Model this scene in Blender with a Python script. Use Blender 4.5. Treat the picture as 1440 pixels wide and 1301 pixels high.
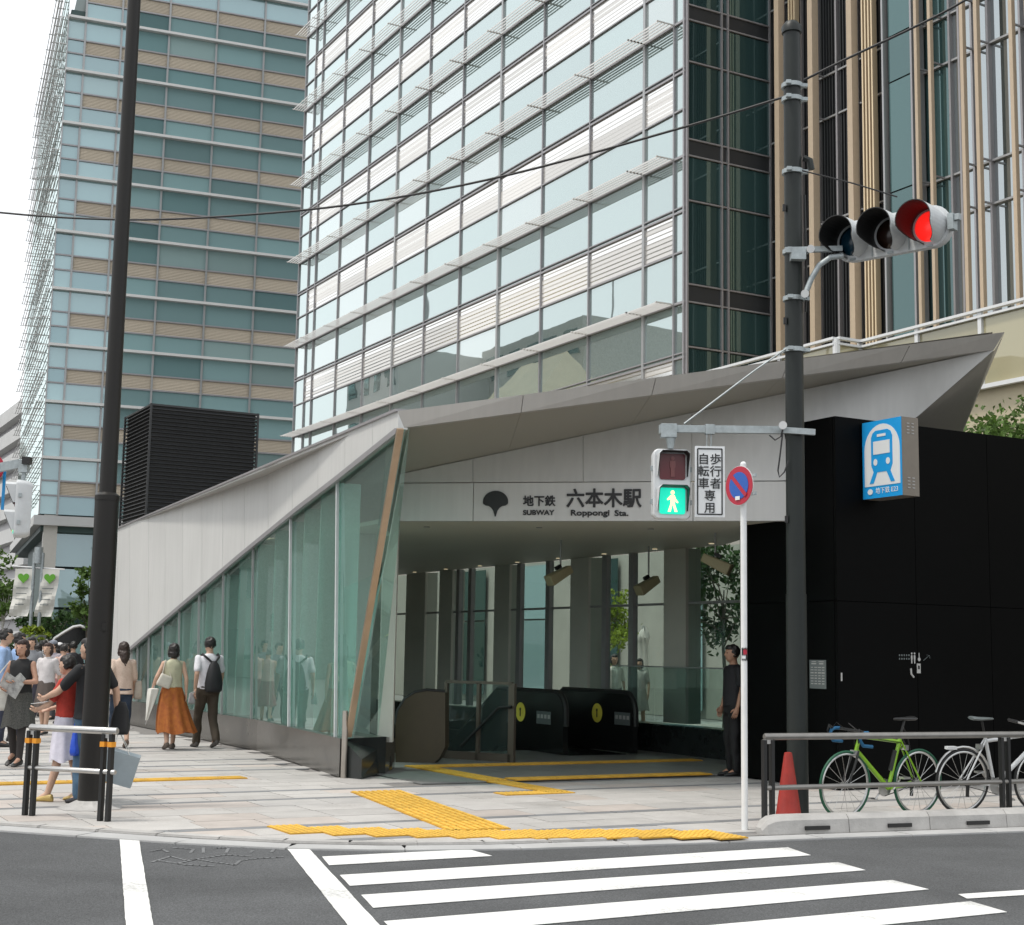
import bpy, bmesh, math, random
from mathutils import Vector, Matrix, noise
from mathutils.geometry import tessellate_polygon
random.seed(7)
R = math.radians
scene = bpy.context.scene
for o in list(bpy.data.objects): bpy.data.objects.remove(o)

# ------------------------------------------------------------------ camera
CAM_H = 1.55; F_PX = 2040.0; PITCH = R(7.53); ROLL = R(1.0)
cam_data = bpy.data.cameras.new('camera'); cam = bpy.data.objects.new('camera', cam_data)
scene.collection.objects.link(cam); scene.camera = cam
cam_data.sensor_fit = 'HORIZONTAL'; cam_data.sensor_width = 36.0; cam_data.lens = 36.0 * F_PX / 1440.0
cam_data.clip_start = 0.1; cam_data.clip_end = 3000
CAM_ROT = Matrix.Rotation(math.pi / 2 + PITCH, 3, 'X') @ Matrix.Rotation(ROLL, 3, 'Z')
cam.matrix_world = Matrix.Translation((0, 0, CAM_H)) @ CAM_ROT.to_4x4()

# ------------------------------------------------------------------ sky, sun, exposure
SUN_EL, SUN_AZ = R(66), R(250)      # azimuth clockwise from +Y: high sun, from the left, thin cloud
world = bpy.data.worlds.new('World'); scene.world = world; world.use_nodes = True
wn, wl = world.node_tree.nodes, world.node_tree.links
wn.clear()
w_out = wn.new('ShaderNodeOutputWorld'); w_bg = wn.new('ShaderNodeBackground'); w_sky = wn.new('ShaderNodeTexSky')
w_sky.sky_type = 'NISHITA'; w_sky.sun_disc = False; w_sky.sun_elevation = SUN_EL; w_sky.sun_rotation = SUN_AZ
w_sky.dust_density = 4.0; w_sky.air_density = 1.5
w_mix = wn.new('ShaderNodeMix'); w_mix.data_type = 'RGBA'; w_mix.inputs[0].default_value = 0.86
w_mix.inputs[7].default_value = (10.9, 11.15, 11.4, 1)           # bright veil of cloud
wl.new(w_sky.outputs[0], w_mix.inputs[6]); wl.new(w_mix.outputs[2], w_bg.inputs[0])
w_bg.inputs[1].default_value = 0.1
wl.new(w_bg.outputs[0], w_out.inputs[0])
sun_d = bpy.data.lights.new('sun', 'SUN'); sun_d.energy = 1.8; sun_d.angle = R(8); sun_d.color = (1, .95, .87)
sun = bpy.data.objects.new('sun', sun_d); scene.collection.objects.link(sun)
sdir = Vector((math.sin(SUN_AZ) * math.cos(SUN_EL), math.cos(SUN_AZ) * math.cos(SUN_EL), math.sin(SUN_EL)))
sun.rotation_euler = sdir.to_track_quat('Z', 'Y').to_euler()
scene.view_settings.view_transform = 'Standard'; scene.view_settings.look = 'None'
scene.view_settings.exposure = 0.3; scene.view_settings.gamma = 1.0; scene.view_settings.use_curve_mapping = False
scene.cycles.use_denoising = True
scene.cycles.max_bounces = 9; scene.cycles.transparent_max_bounces = 24; scene.cycles.glossy_bounces = 5
scene.cycles.caustics_reflective = False; scene.cycles.caustics_refractive = False

# ------------------------------------------------------------------ survey helpers
def ray(px, py): return CAM_ROT @ Vector(((px - 720) / F_PX, -(py - 650.5) / F_PX, -1))
def G(px, py, z=0.0):                                   # point on a level
    r = ray(px, py); t = (z - CAM_H) / r.z; return Vector((r.x * t, r.y * t, z))
def D(px, py, Y):                                       # point at a depth
    r = ray(px, py); t = Y / r.y; return Vector((r.x * t, Y, CAM_H + r.z * t))
AZ = R(-28.75)
U = Vector((math.sin(AZ), math.cos(AZ), 0)); V = Vector((U.y, -U.x, 0)); Z = Vector((0, 0, 1))
def AC(a, c, z=0.0): return U * a + V * c + Z * z       # the street grid of the block
def on_wall(px, py, p0, d):                             # point on a vertical plane
    r = ray(px, py); det = -r.x * d.y + d.x * r.y
    s = (-p0.x * d.y + d.x * p0.y) / det
    return Vector((r.x * s, r.y * s, CAM_H + r.z * s))

# ------------------------------------------------------------------ materials
def mat(name, col, rough=.6, metal=0., var=0., scale=6., bump=0., bscale=40., rnd=0., emit=0., spec=.5, col2=None, coat=0., grain=0., streak=0., worn=None):
    m = bpy.data.materials.new(name); m.use_nodes = True
    n, l = m.node_tree.nodes, m.node_tree.links
    b = n['Principled BSDF']; c4 = (*col, 1)
    b.inputs['Base Color'].default_value = c4; b.inputs['Roughness'].default_value = rough
    b.inputs['Metallic'].default_value = metal; b.inputs['Specular IOR Level'].default_value = spec
    if coat: b.inputs['Coat Weight'].default_value = coat
    if emit: b.inputs['Emission Color'].default_value = c4; b.inputs['Emission Strength'].default_value = emit
    tc = n.new('ShaderNodeTexCoord') if (var or bump or streak or worn) else None
    last = None
    if var:
        ns = n.new('ShaderNodeTexNoise'); ns.inputs['Scale'].default_value = scale; ns.inputs['Detail'].default_value = 6; ns.inputs['Roughness'].default_value = .65
        l.new(tc.outputs['Object'], ns.inputs['Vector'])
        rp = n.new('ShaderNodeMapRange'); rp.inputs[1].default_value = .3; rp.inputs[2].default_value = .7
        l.new(ns.outputs[0], rp.inputs[0])
        mx = n.new('ShaderNodeMix'); mx.data_type = 'RGBA'
        d = col2 or tuple(max(0, x * (1 - var)) for x in col); e = col if col2 else tuple(min(1, x * (1 + var)) for x in col)
        mx.inputs[6].default_value = (*d, 1); mx.inputs[7].default_value = (*e, 1)
        l.new(rp.outputs[0], mx.inputs[0]); last = mx.outputs[2]
        rr = n.new('ShaderNodeMapRange'); rr.inputs[3].default_value = max(.02, rough - .08); rr.inputs[4].default_value = min(1, rough + .08)
        l.new(ns.outputs[0], rr.inputs[0]); l.new(rr.outputs[0], b.inputs['Roughness'])
    if grain:                                           # stone grains in the surface
        ng = n.new('ShaderNodeTexNoise'); ng.inputs['Scale'].default_value = 75; ng.inputs['Detail'].default_value = 3; ng.inputs['Roughness'].default_value = .8
        l.new(tc.outputs['Object'], ng.inputs['Vector']); mg = n.new('ShaderNodeMapRange'); mg.inputs[1].default_value = .35; mg.inputs[2].default_value = .65; mg.inputs[3].default_value = 1 - grain; mg.inputs[4].default_value = 1 + grain
        l.new(ng.outputs[0], mg.inputs[0]); hg_ = n.new('ShaderNodeHueSaturation'); l.new(mg.outputs[0], hg_.inputs['Value']); l.new(last, hg_.inputs['Color']); last = hg_.outputs[0]
    if grain and scale < 2:                             # broad darker and paler lanes, patches and stains
        nl = n.new('ShaderNodeTexNoise'); nl.inputs['Scale'].default_value = .45; nl.inputs['Detail'].default_value = 7; nl.inputs['Distortion'].default_value = .6; l.new(tc.outputs['Object'], nl.inputs['Vector'])
        ml = n.new('ShaderNodeMapRange'); ml.inputs[1].default_value = .38; ml.inputs[2].default_value = .62; ml.inputs[3].default_value = .84; ml.inputs[4].default_value = 1.12; l.new(nl.outputs[0], ml.inputs[0]); hl_ = n.new('ShaderNodeHueSaturation'); l.new(ml.outputs[0], hl_.inputs['Value']); l.new(last, hl_.inputs['Color']); last = hl_.outputs[0]
    if streak:                                          # rain streaks running down the sheet
        mp = n.new('ShaderNodeMapping'); mp.inputs['Scale'].default_value = (7, 7, .35); l.new(tc.outputs['Object'], mp.inputs['Vector'])
        nk = n.new('ShaderNodeTexNoise'); nk.inputs['Scale'].default_value = 1.6; nk.inputs['Detail'].default_value = 5; l.new(mp.outputs[0], nk.inputs['Vector'])
        mk = n.new('ShaderNodeMapRange'); mk.inputs[1].default_value = .35; mk.inputs[2].default_value = .72; mk.inputs[3].default_value = 1 + streak * .4; mk.inputs[4].default_value = 1 - streak
        l.new(nk.outputs[0], mk.inputs[0]); hk = n.new('ShaderNodeHueSaturation'); l.new(mk.outputs[0], hk.inputs['Value']); l.new(last, hk.inputs['Color']); last = hk.outputs[0]
    if worn:                                            # worn-through specks and rubbed patches
        nw_ = n.new('ShaderNodeTexNoise'); nw_.inputs['Scale'].default_value = 28; nw_.inputs['Detail'].default_value = 8; nw_.inputs['Roughness'].default_value = .75; l.new(tc.outputs['Object'], nw_.inputs['Vector'])
        nw2 = n.new('ShaderNodeTexNoise'); nw2.inputs['Scale'].default_value = 1.3; nw2.inputs['Detail'].default_value = 3; l.new(tc.outputs['Object'], nw2.inputs['Vector'])
        ad = n.new('ShaderNodeMath'); ad.operation = 'ADD'; l.new(nw_.outputs[0], ad.inputs[0]); l.new(nw2.outputs[0], ad.inputs[1])
        mw = n.new('ShaderNodeMapRange'); mw.inputs[1].default_value = 1.06; mw.inputs[2].default_value = 1.26; mw.inputs[4].default_value = .75; l.new(ad.outputs[0], mw.inputs[0])
        mx2 = n.new('ShaderNodeMix'); mx2.data_type = 'RGBA'; mx2.inputs[7].default_value = (*worn, 1); l.new(mw.outputs[0], mx2.inputs[0]); l.new(last, mx2.inputs[6]); last = mx2.outputs[2]
    if rnd:
        oi = n.new('ShaderNodeObjectInfo'); hs = n.new('ShaderNodeHueSaturation')
        mr = n.new('ShaderNodeMapRange'); mr.inputs[3].default_value = 1 - rnd; mr.inputs[4].default_value = 1 + rnd
        l.new(oi.outputs['Random'], mr.inputs[0]); l.new(mr.outputs[0], hs.inputs['Value'])
        if last: l.new(last, hs.inputs['Color'])
        else: hs.inputs['Color'].default_value = c4
        last = hs.outputs[0]
    if last: l.new(last, b.inputs['Base Color'])
    if bump:
        nb = n.new('ShaderNodeTexNoise'); nb.inputs['Scale'].default_value = bscale; nb.inputs['Detail'].default_value = 5
        l.new(tc.outputs['Object'], nb.inputs['Vector'])
        bp = n.new('ShaderNodeBump'); bp.inputs['Strength'].default_value = bump; bp.inputs['Distance'].default_value = .01
        l.new(nb.outputs[0], bp.inputs['Height']); l.new(bp.outputs[0], b.inputs['Normal'])
    return m

def glass_mat(name, tint, refl=.06, rough=.0, refl_col=(1, 1, 1), film=0.0, film_col=(.5, .7, .66)):   # clear pane: see-through, tinted, with reflections
    m = bpy.data.materials.new(name); m.use_nodes = True
    n, l = m.node_tree.nodes, m.node_tree.links; n.clear()
    o = n.new('ShaderNodeOutputMaterial'); t = n.new('ShaderNodeBsdfTransparent'); g = n.new('ShaderNodeBsdfGlossy'); mx = n.new('ShaderNodeMixShader')
    t.inputs[0].default_value = (*tint, 1); g.inputs[0].default_value = (*refl_col, 1); g.inputs['Roughness'].default_value = rough
    f = n.new('ShaderNodeFresnel'); f.inputs[0].default_value = 1.5
    a = n.new('ShaderNodeMath'); a.operation = 'MULTIPLY_ADD'; a.inputs[1].default_value = 1.0; a.inputs[2].default_value = refl; a.use_clamp = True
    gb = n.new('ShaderNodeNewGeometry'); iv = n.new('ShaderNodeMath'); iv.operation = 'SUBTRACT'; iv.inputs[0].default_value = 1.0; l.new(gb.outputs['Backfacing'], iv.inputs[1])
    fm = n.new('ShaderNodeMath'); fm.operation = 'MULTIPLY'     # a thin pane reflects once, at its front
    l.new(f.outputs[0], a.inputs[0]); l.new(a.outputs[0], fm.inputs[0]); l.new(iv.outputs[0], fm.inputs[1]); l.new(fm.outputs[0], mx.inputs[0])
    src = t.outputs[0]
    if film:
        d = n.new('ShaderNodeBsdfDiffuse'); d.inputs[0].default_value = (*film_col, 1); m2 = n.new('ShaderNodeMixShader'); m2.inputs[0].default_value = film
        l.new(t.outputs[0], m2.inputs[1]); l.new(d.outputs[0], m2.inputs[2]); src = m2.outputs[0]
    l.new(src, mx.inputs[1]); l.new(g.outputs[0], mx.inputs[2]); l.new(mx.outputs[0], o.inputs[0])
    return m

def facade_glass(name, body, tint, base, rough=.012, wob=.02, gain=1.0):      # coated office glazing with a dark room behind it
    m = bpy.data.materials.new(name); m.use_nodes = True
    n, l = m.node_tree.nodes, m.node_tree.links; n.clear()
    o = n.new('ShaderNodeOutputMaterial'); d = n.new('ShaderNodeBsdfDiffuse'); g = n.new('ShaderNodeBsdfGlossy'); mx = n.new('ShaderNodeMixShader')
    g.inputs[0].default_value = (*tint, 1); g.inputs['Roughness'].default_value = rough
    oi = n.new('ShaderNodeObjectInfo'); hs = n.new('ShaderNodeHueSaturation'); mr = n.new('ShaderNodeMapRange')
    mr.inputs[3].default_value = .75; mr.inputs[4].default_value = 1.3; hs.inputs['Color'].default_value = (*body, 1)
    l.new(oi.outputs['Random'], mr.inputs[0]); l.new(mr.outputs[0], hs.inputs['Value']); l.new(hs.outputs[0], d.inputs[0])
    f = n.new('ShaderNodeFresnel'); f.inputs[0].default_value = 1.6
    a = n.new('ShaderNodeMath'); a.operation = 'MULTIPLY_ADD'; a.inputs[1].default_value = gain; a.inputs[2].default_value = base; a.use_clamp = True
    l.new(f.outputs[0], a.inputs[0]); l.new(a.outputs[0], mx.inputs[0])
    tc = n.new('ShaderNodeTexCoord'); ns = n.new('ShaderNodeTexNoise'); ns.inputs['Scale'].default_value = .55; ns.inputs['Detail'].default_value = 1
    l.new(tc.outputs['Object'], ns.inputs['Vector'])
    bp = n.new('ShaderNodeBump'); bp.inputs['Strength'].default_value = wob; bp.inputs['Distance'].default_value = .2
    l.new(ns.outputs[0], bp.inputs['Height']); l.new(bp.outputs[0], g.inputs['Normal'])
    l.new(d.outputs[0], mx.inputs[1]); l.new(g.outputs[0], mx.inputs[2]); l.new(mx.outputs[0], o.inputs[0])
    return m

def leaf_mat(name, col):
    m = bpy.data.materials.new(name); m.use_nodes = True
    n, l = m.node_tree.nodes, m.node_tree.links; b = n['Principled BSDF']
    b.inputs['Roughness'].default_value = .55; b.inputs['Specular IOR Level'].default_value = .3
    ge = n.new('ShaderNodeNewGeometry'); hs = n.new('ShaderNodeHueSaturation'); mr = n.new('ShaderNodeMapRange')
    mr.inputs[3].default_value = .55; mr.inputs[4].default_value = 1.6; hs.inputs['Color'].default_value = (*col, 1)
    l.new(ge.outputs['Random Per Island'], mr.inputs[0]); l.new(mr.outputs[0], hs.inputs['Value']); l.new(hs.outputs[0], b.inputs['Base Color'])
    b.inputs['Subsurface Weight'].default_value = 0
    tr = n.new('ShaderNodeBsdfTranslucent'); mx = n.new('ShaderNodeMixShader'); mx.inputs[0].default_value = .3
    l.new(hs.outputs[0], tr.inputs[0]); l.new(b.outputs[0], mx.inputs[1]); l.new(tr.outputs[0], mx.inputs[2])
    l.new(mx.outputs[0], n['Material Output'].inputs[0])
    return m

M = {}
M['asphalt'] = mat('asphalt', (.088, .091, .094), .92, var=.14, scale=1.6, bump=.9, bscale=110, grain=.45)
M['paint'] = mat('road_paint', (.74, .74, .72), .7, var=.06, scale=5, bump=.3, bscale=120, worn=(.30, .30, .295))
M['scribble'] = mat('chalk_spray', (.19, .195, .2), .9, var=.25, scale=20)
M['joint'] = mat('paving_joint', (.22, .21, .2), .9, var=.15)
M['slab'] = mat('paving_slab', (.44, .425, .405), .75, var=.09, scale=3, rnd=.09, bump=.15, bscale=80, grain=.07, worn=(.33, .31, .29))
M['slab_pink'] = mat('paving_slab_pink', (.46, .415, .38), .75, var=.12, scale=3, rnd=.08, bump=.15, bscale=80)
M['slab_dark'] = mat('paving_stripe', (.2, .205, .21), .7, var=.15, scale=4, rnd=.12)
M['kerb'] = mat('kerb_stone', (.40, .39, .375), .85, var=.2, scale=3, bump=.3, bscale=60, rnd=.08)
M['gutter'] = mat('gutter_concrete', (.40, .40, .395), .9, var=.12, scale=2, bump=.2)
M['tactile'] = mat('tactile_yellow', (.66, .41, .06), .7, var=.18, scale=9, rnd=.09, worn=(.42, .27, .06)); M['tactile_base'] = mat('tactile_groove_shade', (.50, .27, .025), .75, var=.2, scale=5, rnd=.1)  # darker base plate: groove shade between ribs and studs put into the colour
M['floor_in'] = mat('entrance_floor', (.20, .205, .20), .45, var=.12, scale=1.5, rnd=.06)
M['white_panel'] = mat('white_metal_panel', (.585, .585, .57), .42, var=.03, scale=.8, rnd=.025, streak=.05)
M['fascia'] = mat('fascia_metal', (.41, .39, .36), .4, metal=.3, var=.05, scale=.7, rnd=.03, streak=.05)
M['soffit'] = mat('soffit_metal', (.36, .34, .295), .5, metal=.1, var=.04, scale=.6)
M['ceiling'] = mat('ceiling_panel', (.64, .62, .53), .55, var=.03, scale=.5)
M['granite'] = mat('dark_granite', (.078, .074, .066), .22, var=.35, scale=3, spec=.6)
M['granite_blk'] = mat('black_granite', (.022, .026, .026), .18, var=.3, scale=3)
M['bronze'] = mat('bronze_metal', (.48, .36, .25), .34, metal=.75, var=.1, scale=3)
M['steel'] = mat('brushed_steel', (.55, .54, .52), .32, metal=.9, var=.1, scale=8)
M['column'] = mat('column_cladding', (.56, .54, .49), .5, metal=.05, var=.05, scale=2)
M['black_wall'] = mat('black_panel', (.0025, .0027, .0028), .5, var=.15, scale=.6, spec=.05)
M['black'] = mat('black_matte', (.012, .012, .012), .5)
M['black_gloss'] = mat('black_gloss', (.012, .013, .013), .15)
M['esc_brown'] = mat('escalator_bronze', (.05, .04, .02), .35, metal=.2, var=.1); M['bronze_dark'] = mat('bronze_dark', (.15, .125, .10), .4, metal=.5)
M['station_glass'] = glass_mat('station_glass', (.83, .94, .912), .06, refl_col=(.80, .94, .91), film=.055, film_col=(.62, .80, .75))
M['fin_glass'] = glass_mat('fin_glass', (.72, .90, .86), .03, film=.38, film_col=(.68, .86, .81))
M['clear_glass'] = glass_mat('clear_glass', (.87, .94, .915), .0, film=.02)
M['rail_glass'] = glass_mat('railing_glass', (.80, .87, .85), .04, film=.03)
M['office_glass'] = facade_glass('office_glass', (.17, .225, .22), (.78, .875, .86), .38, gain=2.1, wob=.022)
M['tower_glass'] = facade_glass('tower_glass', (.27, .41, .415), (.56, .67, .72), .24, gain=1.0, wob=.022)
M['tower_blind'] = facade_glass('tower_glass_blinds', (.31, .42, .41), (.54, .66, .71), .22, gain=1.0, wob=.022); M['tower_dim'] = facade_glass('tower_glass_dim', (.20, .325, .33), (.52, .65, .71), .25, gain=1.0, wob=.03); M['office_blind'] = facade_glass('office_glass_blinds', (.34, .38, .36), (.86, .93, .92), .36, gain=2.1, wob=.03)
M['dark_glass'] = facade_glass('dark_glass', (.03, .062, .062), (.52, .72, .72), .13, gain=.9)
M['block_glass'] = facade_glass('block_glass', (.08, .095, .095), (.80, .86, .88), .42, gain=.8)
M['mullion'] = mat('mullion_grey', (.35, .34, .35), .45, metal=.4, var=.06)
M['mullion_lt'] = mat('mullion_silver', (.40, .40, .40), .4, metal=.5)
M['louvre'] = facade_glass('spandrel_louvre', (.62, .59, .55), (.88, .87, .84), .24, rough=.12, gain=1.5)
M['brickband'] = mat('spandrel_terracotta', (.52, .45, .355), .6, rnd=.06, var=.06)
M['shade'] = mat('sunshade_metal', (.70, .69, .67), .45, metal=.1)
M['core'] = mat('building_core', (.05, .085, .08), .6)
M['fin_beige'] = mat('terracotta_fin', (.50, .40, .29), .55, var=.05)
M['fin_brass'] = mat('brass_fin', (.75, .60, .40), .35, metal=.4)
M['fin_dark'] = mat('dark_louvre', (.03, .032, .034), .5)
M['podium'] = mat('podium_stone', (.50, .44, .31), .65, var=.08, scale=1)
M['podium_low'] = mat('podium_lower_stone', (.33, .325, .285), .65, var=.1, scale=1)
M['rail_dark'] = mat('rail_bronze', (.26, .25, .235), .38, metal=.7, var=.12, scale=9)
M['podium_glass'] = facade_glass('podium_glass', (.42, .38, .24), (.7, .7, .65), .12)
M['white'] = mat('white_paint', (.72, .73, .73), .4, var=.05, scale=6)
M['whitegrey'] = mat('signal_grey', (.58, .60, .61), .45, var=.08, scale=8)
M['galv'] = mat('galvanised_steel', (.36, .40, .41), .5, metal=.4, var=.2, scale=14)
M['pole_dark'] = mat('pole_dark_paint', (.013, .017, .016), .45, var=.15, scale=5, spec=.35)
M['pole_brown'] = mat('lamp_post_paint', (.011, .0095, .008), .45, var=.15, scale=5, spec=.35)
M['orange'] = mat('reflector_orange', (.75, .30, .02), .5)
M['cone'] = mat('cone_red', (.30, .020, .012), .5, var=.2, scale=7)
M['red_lit'] = mat('red_lens_lit', (1.0, .02, .015), .3, emit=.7)
M['lens_green_off'] = mat('green_lens_off', (.004, .028, .05), .2)
M['lens_amber_off'] = mat('amber_lens_off', (.018, .008, .005), .2)
M['lens_red_off'] = mat('red_lens_off', (.10, .008, .014), .3)
M['lens_red_fig'] = mat('red_figure_off', (.17, .05, .05), .4)
M['green_lit'] = mat('green_lens_lit', (.0, .45, .30), .4, emit=1.15)
M['fig_lit'] = mat('walking_figure_lit', (1.0, .80, .35), .4, emit=1.2)
M['lamp_lit'] = mat('downlight_lit', (1.0, .86, .6), .4, emit=.35)
M['sign_red'] = mat('sign_red', (.42, .015, .04), .4)
M['sign_blue'] = mat('sign_blue', (.02, .10, .42), .4)
M['subway_blue'] = mat('subway_blue', (.015, .32, .72), .35)
M['sign_white'] = mat('sign_white', (.72, .74, .75), .4)
M['ink'] = mat('sign_ink', (.014, .015, .016), .5)
M['print'] = mat('white_print', (.42, .42, .41), .6)
M['sign_box'] = mat('sign_box_metal', (.21, .185, .155), .45, metal=.3, var=.08)
M['cable'] = mat('cable_black', (.02, .02, .022), .6)
M['leaf'] = leaf_mat('leaf', (.085, .15, .032)); M['leaf_dark'] = leaf_mat('leaf_dark', (.04, .085, .025)); M['leaf_lime'] = leaf_mat('leaf_lime', (.22, .29, .035))
M['bark'] = mat('bark', (.13, .11, .09), .9, var=.3, scale=12, bump=.5); M['bark_pale'] = mat('bark_pale', (.42, .41, .38), .8, var=.2, scale=9)
M['concrete'] = mat('pale_concrete', (.55, .55, .54), .8, var=.06, scale=.4)
M['canvas'] = mat('white_canvas', (.66, .65, .6), .8, var=.06, scale=8)
M['heart'] = mat('heart_green', (.12, .36, .03), .7)
M['cam_beige'] = mat('camera_housing', (.40, .36, .22), .5)
M['bollard'] = mat('bollard_metal', (.36, .33, .29), .35, metal=.7, var=.1, scale=8)
M['yellow'] = mat('yellow_sign', (.85, .74, .10), .5)
M['plate'] = mat('notice_plate', (.12, .14, .14), .5)
# ------------------------------------------------------------------ mesh builders
COL = scene.collection
class MB:
    def __init__(s): s.v = []; s.f = []; s.mi = []; s.cur = 0
    def face(s, idx): s.f.append(tuple(idx)); s.mi.append(s.cur)
    def poly(s, pts):
        b = len(s.v); s.v += [Vector(p) for p in pts]; s.face(range(b, b + len(pts)))
    def quad(s, a, b, c, d): s.poly((a, b, c, d))
    def hexa(s, p):                                     # 8 corners: bottom loop 0-3, top loop 4-7
        b = len(s.v); s.v += [Vector(q) for q in p]
        for q in ((0, 3, 2, 1), (4, 5, 6, 7), (0, 1, 5, 4), (1, 2, 6, 5), (2, 3, 7, 6), (3, 0, 4, 7)): s.face([b + i for i in q])
    def box(s, c, size, x=Vector((1, 0, 0)), y=Vector((0, 1, 0)), z=Vector((0, 0, 1))):
        c = Vector(c); hx, hy, hz = x * size[0] / 2, y * size[1] / 2, z * size[2] / 2
        s.hexa([c - hx - hy - hz, c + hx - hy - hz, c + hx + hy - hz, c - hx + hy - hz, c - hx - hy + hz, c + hx - hy + hz, c + hx + hy + hz, c - hx + hy + hz])
    def bar(s, p, q, w, h, up=Z):                       # rectangular bar from p to q
        p, q = Vector(p), Vector(q); d = (q - p).normalized(); x = d.cross(up)
        if x.length < 1e-4: x = Vector((1, 0, 0))
        x.normalize(); y = x.cross(d).normalized()
        s.box((p + q) / 2, (w, (q - p).length, h), x, d, y)
    def tube(s, pts, rad, n=10, caps=True):
        pts = [Vector(p) for p in pts]; k = len(pts)
        if not hasattr(rad, '__len__'): rad = [rad] * k
        t0 = (pts[1] - pts[0]).normalized(); x = t0.cross(Z)
        if x.length < .05: x = Vector((1, 0, 0))
        x.normalize(); b = len(s.v)
        for i, p in enumerate(pts):
            t = (pts[min(i + 1, k - 1)] - pts[max(i - 1, 0)]).normalized()
            x = (x - t * x.dot(t)).normalized(); y = t.cross(x)
            for j in range(n):
                a = 2 * math.pi * j / n; s.v.append(p + (x * math.cos(a) + y * math.sin(a)) * rad[i])
        for i in range(k - 1):
            for j in range(n): s.face((b + i * n + j, b + i * n + (j + 1) % n, b + (i + 1) * n + (j + 1) % n, b + (i + 1) * n + j))
        if caps: s.face([b + j for j in range(n)][::-1]); s.face([b + (k - 1) * n + j for j in range(n)])
    def rings(s, rings, caps=True):                     # loft of closed loops with equal counts
        b = len(s.v); n = len(rings[0]); k = len(rings)
        for r in rings: s.v += [Vector(p) for p in r]
        for i in range(k - 1):
            for j in range(n): s.face((b + i * n + j, b + i * n + (j + 1) % n, b + (i + 1) * n + (j + 1) % n, b + (i + 1) * n + j))
        if caps: s.face([b + j for j in range(n)][::-1]); s.face([b + (k - 1) * n + j for j in range(n)])
    def ball(s, c, r, n=10, m=7, sx=1, sy=1, sz=1, rot=None):
        c = Vector(c); rg = []
        for i in range(m + 1):
            ph = -math.pi / 2 + math.pi * (i if 0 < i < m else (i + (.04 if i == 0 else -.04))) / m
            q = []
            for j in range(n):
                a = 2 * math.pi * j / n; p = Vector((math.cos(a) * math.cos(ph) * sx, math.sin(a) * math.cos(ph) * sy, math.sin(ph) * sz)) * r
                q.append(c + (rot @ p if rot else p))
            rg.append(q)
        s.rings(rg)
    def prism(s, pts, off):                             # planar polygon extruded by a vector
        pts = [Vector(p) for p in pts]; off = Vector(off); b = len(s.v); n = len(pts)
        s.v += pts + [p + off for p in pts]
        nor = Vector((0, 0, 0))
        for i in range(n): nor += (pts[i]).cross(pts[(i + 1) % n])
        tris = tessellate_polygon([pts])
        if n <= 4: s.face([b + i for i in range(n)]); s.face([b + n + i for i in range(n)][::-1])
        else:
            for t in tris:
                s.face([b + i for i in t]); s.face([b + n + i for i in t][::-1])
        for i in range(n): j = (i + 1) % n; s.face((b + i, b + j, b + n + j, b + n + i))
    def sheet(s, loops):                                # flat polygon with holes
        tr = tessellate_polygon([[Vector(p) for p in l] for l in loops]); b = len(s.v)
        s.v += [Vector(p) for l in loops for p in l]
        for t in tr: s.face([b + i for i in t])
    def mesh(s, name, mats, smooth=False, local=None):
        me = bpy.data.meshes.new(name)
        vs = [tuple(p - local) for p in s.v] if local is not None else [tuple(p) for p in s.v]
        me.from_pydata(vs, [], s.f)
        for m in (mats if isinstance(mats, (list, tuple)) else [mats]): me.materials.append(M[m] if isinstance(m, str) else m)
        if any(s.mi): me.polygons.foreach_set('material_index', s.mi)
        bm = bmesh.new(); bm.from_mesh(me); bmesh.ops.recalc_face_normals(bm, faces=bm.faces); bm.to_mesh(me); bm.free()
        if smooth:
            me.shade_smooth()
            if smooth != 'all':
                try: me.set_sharp_from_angle(angle=R(38))
                except Exception: pass
        me.update(); return me
    def build(s, name, mats, parent=None, smooth=False, local=False):
        # vertices are world positions unless local=True (then they are in the parent's own frame)
        off = parent.matrix_basis.translation if (parent is not None and not local) else None
        if parent is not None and parent.parent is not None and not local: off = off + parent.parent.matrix_basis.translation
        return link(name, s.mesh(name, mats, smooth, off), parent)
def link(name, me, parent=None):
    o = bpy.data.objects.new(name, me); COL.objects.link(o)
    if parent is not None: o.parent = parent
    return o
def tag(o, label=None, cat=None, group=None, kind=None):
    if label: o['label'] = label
    if cat: o['category'] = cat
    if group: o['group'] = group
    if kind: o['kind'] = kind
    return o
def thing(name, label, cat, loc=(0, 0, 0), rz=0, group=None):
    o = bpy.data.objects.new(name, None); COL.objects.link(o); o.location = loc; o.rotation_euler = (0, 0, rz); o.empty_display_size = .2
    return tag(o, label, cat, group)
def copy_tree(o, parent=None):
    c = o.copy(); COL.objects.link(c); c.parent = parent
    for ch in list(o.children): copy_tree(ch, c)
    return c
def bevel_mesh(me, w, seg=2):
    bm = bmesh.new(); bm.from_mesh(me); bmesh.ops.remove_doubles(bm, verts=bm.verts, dist=1e-5)
    es = [e for e in bm.edges if len(e.link_faces) == 2 and e.calc_face_angle(0) > .6]
    bmesh.ops.bevel(bm, geom=es, offset=w, segments=seg, affect='EDGES', clamp_overlap=True); bm.to_mesh(me); bm.free(); me.update(); return me
def circle(c, r, x, y, n=24, a0=0, a1=2 * math.pi, closed=True):
    m = n if closed else n - 1
    return [Vector(c) + x * r * math.cos(a0 + (a1 - a0) * i / m) + y * r * math.sin(a0 + (a1 - a0) * i / m) for i in range(n)]
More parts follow.
